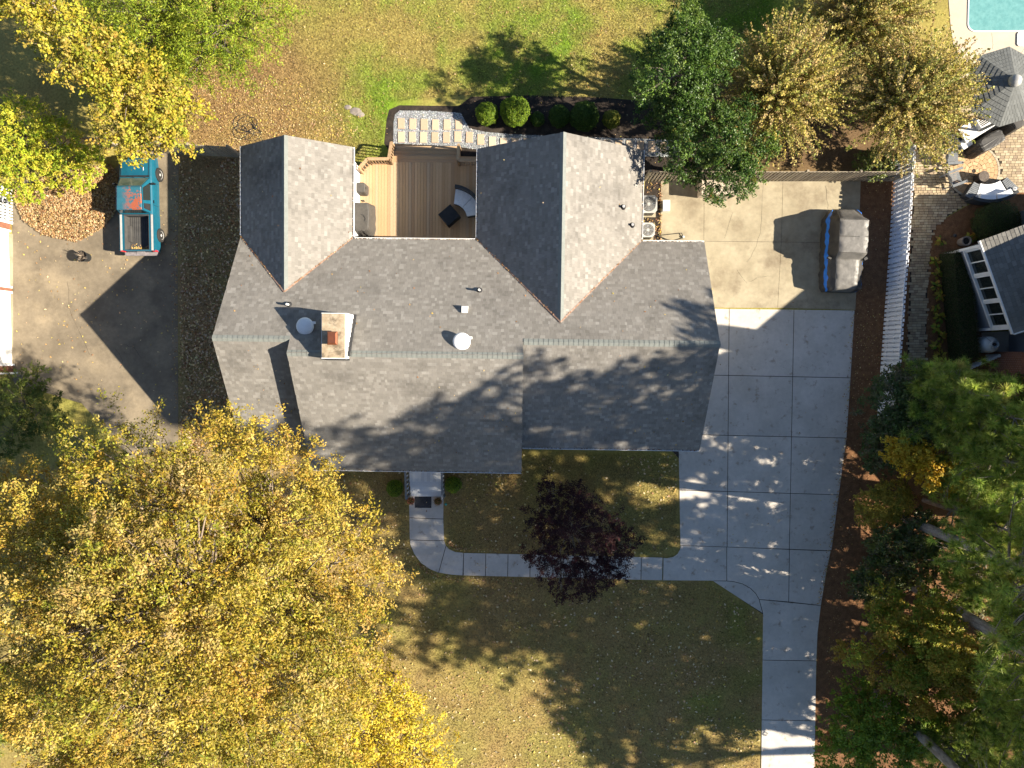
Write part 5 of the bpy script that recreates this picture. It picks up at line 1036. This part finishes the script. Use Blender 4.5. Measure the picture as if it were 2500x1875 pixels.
# clipped boxwoods
def boxwood(name, label, px, py, r_, h, pal, n, leaf=.045, sx=1., group=None):
    p0 = P(px, py, h*.5); t = thing(name, label, 'shrub', (p0.x, p0.y, 0), 0, group)
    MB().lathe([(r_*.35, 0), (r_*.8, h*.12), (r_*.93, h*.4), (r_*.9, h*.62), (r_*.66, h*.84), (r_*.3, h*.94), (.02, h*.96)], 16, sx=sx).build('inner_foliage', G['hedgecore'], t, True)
    d = unit(rng.normal(size=(n, 3))); d[:, 2] = np.where(d[:, 2] < -.55, -d[:, 2], d[:, 2]); k = 1+.34*(fbm(d[:, 0]*3+px, d[:, 1]*3+d[:, 2]*2, .8, 4)-.5)+rng.normal(size=n)*.025
    pts = d*np.array([r_*sx, r_, h*.5])*k[:, None]*1.02+np.array([0, 0, h*.5]); L = leaf*rng.uniform(.7, 1.4, n)
    polys_np('foliage', leaf_quads(pts, d*.6+rng.normal(size=(n, 3))*.5+np.array([0, 0, .3]), L, L*.6, .15), 4, palette(n, pal), G['leaf'], t)
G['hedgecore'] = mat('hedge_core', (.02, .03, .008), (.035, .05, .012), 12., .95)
BX = [(.11, .19, .012), (.16, .24, .015), (.07, .13, .01), (.22, .29, .02)]; BX_SHADE = [(.05, .10, .012), (.075, .13, .014), (.035, .07, .01)]  # brighter and darker palettes put sun and shade into the boxwood leaves
for (a, b, r_, h, pl_, lab) in ((1189, 277, .50, 1.0, BX, 'sunlit green round boxwood at the gravel path end of the row'), (1257, 272, .66, 1.3, BX, 'largest sunlit green round boxwood in the mulch bed'), (1312, 291, .32, .66, BX_SHADE, 'smallest round boxwood in the mulch bed'), (1366, 284, .48, .9, BX_SHADE, 'mid sized shaded green round boxwood beside the smallest one'), (1427, 283, .64, 1.2, BX_SHADE, 'largest shaded green round boxwood in the mulch bed'), (1493, 291, .40, .8, [(.15, .18, .02), (.10, .14, .015), (.24, .22, .03)], 'yellowish thin boxwood at the evergreen end of the row')): boxwood('boxwood', lab, a, b, r_, h, pl_, int(9000*r_*r_/.3), group='clipped boxwoods in the mulch bed')
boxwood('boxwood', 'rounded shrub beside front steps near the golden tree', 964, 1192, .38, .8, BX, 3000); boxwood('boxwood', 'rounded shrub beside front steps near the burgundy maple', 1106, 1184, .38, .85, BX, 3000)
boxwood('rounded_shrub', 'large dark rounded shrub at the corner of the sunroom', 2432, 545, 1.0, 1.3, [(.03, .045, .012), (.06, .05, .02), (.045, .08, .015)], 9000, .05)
def pot(px, py, pal, label):
    p0 = P(px, py, .2); t = thing('potted_plant', label, 'potted plant', (p0.x, p0.y, .03)); MB().lathe([(.12, 0), (.17, .26), (.18, .28), (.15, .28), (.14, .24)], 16).build('pot', G['terracotta'], t); n = 260
    d = unit(rng.normal(size=(n, 3))); d[:, 2] = abs(d[:, 2]); polys_np('blooms', leaf_quads(d*np.array([.22, .22, .2])*rng.uniform(.6, 1.05, (n, 1))+np.array([0, 0, .25]), d+rng.normal(size=(n, 3))*.4, .055, .04), 4, palette(n, pal), G['leaf'], t)
    MB().lathe([(.14, .24), (.12, .3), (.03, .36)], 10).build('stems', G['hedgecore'], t)
pot(1004, 1222, [(.6, .2, .1), (.55, .12, .1), (.2, .25, .04), (.65, .32, .12)], 'terracotta pot of orange flowers beside the door mat'); pot(1070, 1223, [(.25, .14, .04), (.12, .13, .03), (.35, .16, .08)], 'terracotta pot of brown foliage beside front steps')
# hedge along the sunroom and hostas
ha, hb = P(2312, 618), P(2336, 880); t = thing('clipped_hedge', 'long dark clipped hedge beside the sunroom wall', 'hedge', ha); dv = hb-ha; LH = dv.length; az = math.atan2(dv.y, dv.x); ca, sa = math.cos(az), math.sin(az); hwd, hh = .42, 1.15
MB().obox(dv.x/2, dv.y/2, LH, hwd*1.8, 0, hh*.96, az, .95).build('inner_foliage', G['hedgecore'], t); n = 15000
f = rng.random(n); s = rng.random(n); lx = rng.uniform(0, LH, n); tp = f < .45
ly = np.where(tp, rng.uniform(-hwd, hwd, n), np.where(s < .5, -hwd, hwd)); lz = np.where(tp, hh, rng.uniform(.1, hh, n)); lx = np.where(f > .94, np.where(s < .5, 0, LH), lx); ly = np.where(f > .94, rng.uniform(-hwd, hwd, n), ly)
pts = np.stack([lx*ca-ly*sa, lx*sa+ly*ca, lz], 1)+rng.normal(size=(n, 3))*.035; L = rng.uniform(.03, .065, n)
polys_np('foliage', leaf_quads(pts, rng.normal(size=(n, 3))*.6+np.array([0, 0, .5]), L, L*.6), 4, palette(n, [(.06, .07, .03), (.09, .085, .04), (.11, .08, .045), (.06, .09, .024)]), G['leaf'], t)
HS = [(.30, .28, .03), (.16, .24, .03), (.40, .33, .05), (.34, .2, .04)]
for k, (a, b) in enumerate([(2290, 588), (2277, 640), (2284, 668), (2280, 700), (2288, 722), (2276, 752), (2288, 775), (2280, 800), (2291, 822), (2278, 845), (2288, 868), (2360, 583), (2378, 575), (2362, 800), (2370, 690)]):
    p0 = P(a, b); t = thing('hosta', 'broad leaved yellowing hosta in the mulch beside the hedge', 'plant', (p0.x, p0.y, 0), 0, 'hostas along the hedge'); n = 17; aa = rng.uniform(0, 6.28, n); r_ = rng.uniform(.08, .26, n); pts = np.stack([r_*np.cos(aa), r_*np.sin(aa), rng.uniform(.12, .3, n)], 1)
    tg = np.stack([np.cos(aa), np.sin(aa), np.full(n, -.3)], 1); polys_np('leaves', leaf_quads(pts, tg*.25+np.array([0, 0, .9])+rng.normal(size=(n, 3))*.15, rng.uniform(.18, .3, n), rng.uniform(.1, .16, n), .15, tg), 4, palette(n, HS), G['leaf'], t)
    mb = MB(); [mb.tube([(0, 0, 0), tuple(q*np.array([.6, .6, .8])), tuple(q)], .008, 4) for q in pts]; mb.build('stems', G['hedgecore'], t)
# shrubs along the right-hand boundary
DK = [(.05, .085, .02), (.075, .125, .026), (.10, .145, .035), (.14, .15, .055), (.17, .13, .08)]
AUT = [(.26, .29, .03), (.38, .33, .03), (.16, .23, .02), (.46, .31, .04), (.5, .24, .05), (.11, .17, .015)]
tree('evergreen_shrub', 'tall dark evergreen shrub against the white fence end', 'shrub', P2(2160, 985), [lob(2165, 990, 2.2, 75, 1.2), lob(2210, 950, 2.2, 70, 1.2), lob(2180, 1070, 2.2, 70, 1.2), lob(2230, 1030, 2.5, 80, 1.3), lob(2150, 1110, 1.5, 50, .9)], 720, 36, .25, .095, DK, None, .08, 'gloss', limbs=60, low=-.1)
tree('young_maple', 'small golden yellow maple between dark evergreens and pines', 'tree', P2(2170, 1100), [lob(2190, 1100, 3.4, 38, .5), lob(2225, 1125, 3.4, 45, .5), lob(2270, 1150, 3.5, 45, .5), lob(2255, 1100, 3.6, 30, .4), lob(2320, 1170, 3.4, 40, .5)], 230, 28, .2, .11, [(.62, .38, .02), (.48, .29, .02), (.6, .45, .05)], None, .05, limbs=60, trunk='twig', shell=.2, flat=.4)
tree('leafy_shrub', 'ochre leaved shrub leaning over the pine straw', 'shrub', P2(2130, 1230), [lob(2140, 1240, 1.6, 55, .8), lob(2175, 1215, 1.8, 50, .8)], 300, 36, .22, .08, [(.36, .28, .04), (.22, .22, .03), (.48, .34, .05)], None, .05, limbs=30, low=-.1)
tree('evergreen_shrub', 'dark shrub mass below the leaning pine trunk', 'shrub', P2(2180, 1370), [lob(2170, 1330, 1.8, 60, 1.), lob(2220, 1360, 2., 70, 1.1), lob(2150, 1400, 1.6, 55, .9), lob(2240, 1300, 1.8, 60, 1.), lob(2110, 1430, 1.2, 45, .7)], 620, 36, .25, .095, DK+[(.2, .2, .03)], None, .07, 'gloss', limbs=40, low=-.1)
tree('autumn_tree', 'green and orange autumn tree beside the lower driveway', 'tree', P2(2150, 1520), [lob(2170, 1560, 4., 105, 1.8), lob(2240, 1540, 4., 90, 1.7), lob(2120, 1520, 3.4, 60, 1.4), lob(2200, 1640, 3.6, 80, 1.5), lob(2290, 1610, 3.6, 80, 1.5), lob(2190, 1490, 3.2, 60, 1.3)], 1000, 38, .27, .105, AUT, None, .12, limbs=90, sub=60, subr=(.4, .75))
tree('autumn_tree', 'yellow green low tree at the driveway foot', 'tree', P2(2060, 1740), [lob(2080, 1770, 2.8, 70, 1.3), lob(2130, 1740, 3., 70, 1.4), lob(2060, 1840, 2.6, 70, 1.2), lob(2150, 1830, 3., 80, 1.4), lob(2230, 1760, 3., 70, 1.3), lob(2080, 1690, 2.4, 45, 1.)], 740, 38, .26, .1, [(.22, .32, .03), (.15, .24, .02), (.32, .34, .03), (.09, .15, .014), (.4, .1, .05)], [4, 4, 2, 3, .3], .09, limbs=60)
tree('leafy_tree', 'glossy green tree beside the neighbour\'s brick chimney', 'tree', P2(2395, 1035), [lob(2440, 1020, 3.4, 60, 1.1), lob(2480, 1060, 3.6, 60, 1.2), lob(2420, 1080, 3., 55, 1.), lob(2500, 1000, 3.4, 40, .9), lob(2460, 960, 2.4, 50, .9)], 300, 34, .24, .09, [(.10, .17, .015), (.06, .11, .012), (.24, .28, .03), (.3, .26, .03)], None, .08, 'gloss', limbs=50)
tree('evergreen_shrub', 'dark understorey shrubs between the thick pine trunk and autumn tree', 'shrub', P2(2300, 1440), [lob(2320, 1440, 1.6, 75, .9), lob(2400, 1520, 1.8, 85, 1.), lob(2400, 1400, 1.8, 80, 1.), lob(2450, 1620, 1.8, 85, 1.)], 420, 32, .27, .11, DK+[(.3, .22, .05)], None, .06, limbs=40, low=-.1)
tree('evergreen_shrub', 'dark understorey shrubs at the foot of the lower pine trunk', 'shrub', P2(2280, 1760), [lob(2290, 1730, 1.6, 80, .9), lob(2350, 1800, 1.6, 85, 1.), lob(2260, 1840, 1.8, 80, 1.), lob(2420, 1720, 1.8, 80, 1.)], 420, 32, .27, .11, DK+[(.3, .22, .05)], None, .06, limbs=40, low=-.1)
# pines
PN = [(.33, .41, .08), (.25, .35, .065), (.42, .49, .095), (.17, .26, .05), (.5, .44, .12)]
def pine(label, x, y, h, z0, R0, nt, seed, tr=.2, nd=60, nl=.32, lean=(0, 0), group='pines by the driveway'):
    t = thing('pine_tree', label, 'pine tree', (x, y, 0), 0, group); mb = MB(); r2 = random.Random(seed)
    cx = lambda z: Vector((lean[0]*(z/h)**1.5, lean[1]*(z/h)**1.5, z)); mb.tube([cx(h*k/9) for k in range(10)], [tr*(1.12-.98*k/9) for k in range(10)], 10)
    C = []; D = []; z = z0; nb = 0
    while z < h-.2:
        for k in range(r2.randint(3, 5)):
            a = r2.uniform(0, 6.28); f = (z-z0)/(h-z0); ln = R0*(1-f)**.75*r2.uniform(.65, 1.1)*(1 if f > .12 else .75)+.25; b = cx(z); e = b+Vector((ln*math.cos(a), ln*math.sin(a), ln*r2.uniform(.02, .35))); md = b.lerp(e, .5)+Vector((0, 0, -ln*.05)); mb.tube([b, md, e], [.02+ln*.012, .014+ln*.006, .006], 5, caps=False); nb += 1
            m_ = max(4, int(ln*(4.4 if h < 12 else 3.2)))
            for q in range(m_):
                f2 = r2.uniform(.35, 1.02); c_ = b.lerp(e, f2)+Vector((r2.gauss(0, .22), r2.gauss(0, .22), r2.gauss(.05, .13)))*min(1, ln/1.5); C.append(tuple(c_)); D.append((math.cos(a)*.5+r2.gauss(0, .3), math.sin(a)*.5+r2.gauss(0, .3), .75))
                if q % 2 == 0: mb.tube([b.lerp(e, max(f2-.2, .1)), c_], [.01, .005], 4, caps=False)
        z += r2.uniform(.3, .5)*(1 if h > 12 else .7)
    C.append(tuple(cx(h))); D.append((0, 0, 1.)); C = np.array(C); D = unit(np.array(D)); n = len(C); N = n*nd; ci = np.repeat(np.arange(n), nd)
    d = unit(D[ci]*.75+unit(rng.normal(size=(N, 3)))); L = rng.uniform(.7, 1.15, N)*nl; sd = unit(np.cross(d, rng.normal(size=(N, 3))))*.016
    p0 = C[ci]+d*.015; V = np.stack([p0-sd, p0+sd, p0+d*L[:, None]+np.array([0, 0, -.03])], 1).reshape(-1, 3)
    polys_np('crown', V, 3, palette(n, PN, [4, 4, 3, 2, .7])[ci]*.6+palette(N, PN)*.4, G['needle'], t); mb.build('trunk', G['pinebark'], t, True)
def pb(px, py): q = P(px, py); return q.x, q.y
pine('young bushy pine beside the white picket fence', *pb(2215, 985), 7.6, 2.0, 2.3, 0, 1, .11, 70, .33, (1.0, -.2))
pine('tall pine whose bare trunk rises behind the ochre shrub', *pb(2190, 1258), 24, 8, 4.6, 0, 2, .23)
pine('tall pine with the thickest trunk behind the dark shrubs', *pb(2228, 1428), 22, 8.5, 4.0, 0, 3, .27)
pine('tall pine with trunk rising from the autumn tree by the lower driveway', *pb(2140, 1693), 20, 8.5, 3.6, 0, 4, .23)
pine('pine beside the neighbour\'s brick chimney', *pb(2345, 1100), 19, 6.0, 4.4, 0, 5, .2)


for lab, a, b, z, h, R in (('bushy pine crown beside the glossy green tree', 2430, 1120, 5.5, 8.5, 2.4), ('bushy pine between the first two bare trunks', 2420, 1280, 5, 8, 2.2), ('bushy pine above the upper end of the thick trunk', 2520, 1450, 6, 9.5, 2.3), ('bushy pine below the thick leaning trunk', 2440, 1690, 5, 8, 2.1), ('bushy pine behind the lower autumn tree', 2510, 1790, 6, 9.5, 2.3), ('bushy pine at the driveway foot shrubs', 2370, 1870, 5, 8, 1.9), ('bushy pine nearest the brick chimney corner', 2340, 960, 4.5, 6.6, 1.6)):
    q = P(a, b, z); pine(lab, q.x, q.y, h, 2.2, R, 0, a, .11, 70, .33)
pine('pine rising beside the golden tree at the front left', -19.0, -12.4, 13.5, 6.5, 2.6, 0, 8, .2, group=None)
OAK = [(.2, .17, .03), (.14, .15, .025), (.3, .2, .04)]
for k, (x, y, z, r_) in enumerate([(25.2, -3.3, 15, 4.7), (23.2, -7.2, 20, 4.6), (26.5, -13, 14.5, 4.6), (30, -17.5, 16, 4.8), (26, -20.5, 13, 4.2), (28, -14.2, 20, 4.2)]):
    lb_ = [(x, y, z, r_*.75, r_*.75, r_*.7)]+[(x+r_*.6*math.cos(a), y+r_*.6*math.sin(a), z-r_*.25+.5*math.sin(a*3+k), r_*.5, r_*.5, r_*.42) for a in (k, k+1.25, k+2.5, k+3.8, k+5.)]
    tree('oak_tree', 'tall autumn oak standing beyond the driveway pines', 'tree', (x, y), lb_, 520, 24, .42, .24, OAK, None, .3, group='oaks beyond the driveway pines', limbs=160, gap=(.36, .36, .44, .44, .44, .53)[k])

# ------------------------------------------------------------------ grass blades and fallen leaves
def blades(n, poly, label, hmin=.04, hmax=.11):
    p = scatter(poly, n); n = len(p); c = lawn(p[:, 0], p[:, 1]); g = c[:, 1]/(c[:, 0]+1e-4)
    a = rng.uniform(0, 6.28, n); L = rng.uniform(hmin, hmax, n); dx = np.stack([np.cos(a), np.sin(a)], 1); w_ = np.stack([-np.sin(a), np.cos(a)], 1)*.017
    z0 = np.full((n, 1), .002); V = np.stack([np.hstack([p-w_, z0]), np.hstack([p+w_, z0]), np.hstack([p+dx*L[:, None]*.9, (L*.55)[:, None]])], 1).reshape(-1, 3)
    c = np.clip(c*(1.12+rng.normal(size=(n, 1))*.42)*np.array([1.03, 1.0, .95]), .01, .6); o = polys_np('grass', V, 3, c, G['leaf']); tag(o, label, 'grass', kind='stuff')
BACKL = px2([(430, -60), (1560, -60), (1900, -40), (1880, 60), (1560, 240), (1130, 232), (950, 250), (925, 400), (880, 400), (590, 380), (430, 345), (440, 200)])
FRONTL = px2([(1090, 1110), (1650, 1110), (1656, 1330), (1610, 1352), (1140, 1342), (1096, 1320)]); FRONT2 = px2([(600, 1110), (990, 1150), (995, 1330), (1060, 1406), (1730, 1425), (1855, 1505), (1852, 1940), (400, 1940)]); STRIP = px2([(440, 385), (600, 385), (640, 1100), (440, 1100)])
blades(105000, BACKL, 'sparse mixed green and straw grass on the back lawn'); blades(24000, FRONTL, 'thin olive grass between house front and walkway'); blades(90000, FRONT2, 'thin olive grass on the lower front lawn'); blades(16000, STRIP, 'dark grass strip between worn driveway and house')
def fall(poly, n, pal, label, size=.1, z=.02, holes=()):
    p = scatter(poly, n); p = p[fbm(p[:, 0], p[:, 1], 2.2, 7)+rng.normal(size=len(p))*.16 > .46]; litter('fallen_leaves', np.hstack([p, rng.uniform(z, z+.025, (len(p), 1))]), size, pal, None, .8, label)
fall(BACKL, 2600, YEL+LIT[:2], 'scattered tan and yellow leaves on the back lawn', .075); fall(px2([(440, 200), (720, 190), (900, 330), (590, 385), (420, 350)]), 3000, YEL, 'dense yellow leaves on bare soil behind left gable', .075)
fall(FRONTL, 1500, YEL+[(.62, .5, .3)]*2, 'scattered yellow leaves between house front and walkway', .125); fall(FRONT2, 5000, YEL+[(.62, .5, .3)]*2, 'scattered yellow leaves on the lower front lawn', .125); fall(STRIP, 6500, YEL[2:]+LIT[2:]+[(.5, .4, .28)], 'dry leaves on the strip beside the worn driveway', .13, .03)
fall(px2([(40, 480), (430, 480), (432, 1000), (200, 960), (40, 890)]), 420, YEL, 'few yellow leaves on the worn driveway', .1, .02); fall(px2([(2110, 450), (2175, 450), (2150, 900), (2120, 1190), (2060, 1400), (2030, 1870), (2000, 1870), (2035, 1350), (2075, 1060), (2092, 760)]), 2600, YEL+[(.3, .16, .08)]*4, 'small leaves strewn over the pine straw strip', .06)
fall(px2([(1578, 445), (1612, 445), (1610, 600), (1565, 600)]), 420, LIT+YEL, 'brown leaves around the air conditioners', .08); fall(px2([(1620, 450), (2095, 450), (2000, 1450), (1870, 1860), (1680, 1300), (1680, 760)]), 60, YEL, 'few leaves lying on the driveway slabs', .08, .035); fall(BED and px2(BED), 260, YEL, 'few pale leaves on the black mulch bed', .06)
fall(px2([(1005, 1180), (1080, 1180), (1080, 1330), (1600, 1365), (1600, 1410), (1090, 1395)]), 60, LIT, 'few brown leaves on the front walkway', .09, .035); fall(px2([(2215, 400), (2500, 330), (2500, 460), (2270, 540), (2262, 900), (2225, 900)]), 160, LIT+YEL, 'few leaves on the neighbour\'s patio', .05, .04)
def drift(line, n, label, w_=.12):
    pts = []
    for _ in range(n):
        i = random.randrange(len(line)-1); f = random.random(); a, b = P(*line[i]), P(*line[i+1]); q = a.lerp(b, f); k = abs(random.gauss(0, w_)); nn = Vector((-(b-a).y, (b-a).x, 0)).normalized(); pts.append((q.x+nn.x*k, q.y+nn.y*k, random.uniform(.03, .06)))
    litter('fallen_leaves', np.array(pts), .085, YEL+LIT, None, .7, label)
drift([(1092, 1325), (1112, 1342), (1140, 1347), (1300, 1351), (1480, 1355)], 260, 'leaves drifted along the upper walkway edge'); drift([(1590, 1420), (1400, 1414), (1130, 1409), (1068, 1402), (1020, 1372)], 260, 'leaves drifted along the lower walkway edge')
drift([(2000, 1475), (2028, 1345), (2046, 1208), (2066, 1069), (2086, 757)], 300, 'leaves caught along the driveway edge of the pine straw', .1); drift([(434, 1000), (434, 700), (436, 400)], 240, 'leaves caught along the worn driveway edge', .15); drift([(1614, 590), (1616, 520), (1616, 450)], 140, 'leaves caught along the parking pad edge', .08)
drift([(1100, 1118), (1270, 1120), (1290, 1085), (1640, 1090)], 200, 'leaves blown against the front wall of the house', .3)
# raked pile of leaves
n = 11000; PILE = px2([(30, 470), (120, 430), (270, 400), (292, 430), (285, 520), (250, 560), (190, 592), (110, 575), (60, 540)]); p = scatter(PILE, n); ctr = np.array(P2(160, 505)); r_ = np.linalg.norm((p-ctr)*np.array([.45, .75]), axis=1); z = .03+.3*np.exp(-r_**2/.6)*(.7+.6*fbm(p[:, 0], p[:, 1], .5, 3))
cx_, cy_ = ctr; mb = MB(); mb.lathe([(2.1, .0), (1.6, .05), (1., .13), (.4, .2), (.02, .22)], 20, (cx_, cy_, .012), sx=1., sy=.7); o = mb.build('leaf_pile', G['mulch_red']); tag(o, 'raked pile of brown leaves beside the pickup', 'leaf pile')
litter('pile_leaves', np.hstack([p, (z+rng.uniform(0, .05, len(p)))[:, None]]), .11, [(.44, .28, .13), (.38, .23, .10), (.50, .35, .18), (.30, .17, .08), (.54, .42, .25)], o, .55)
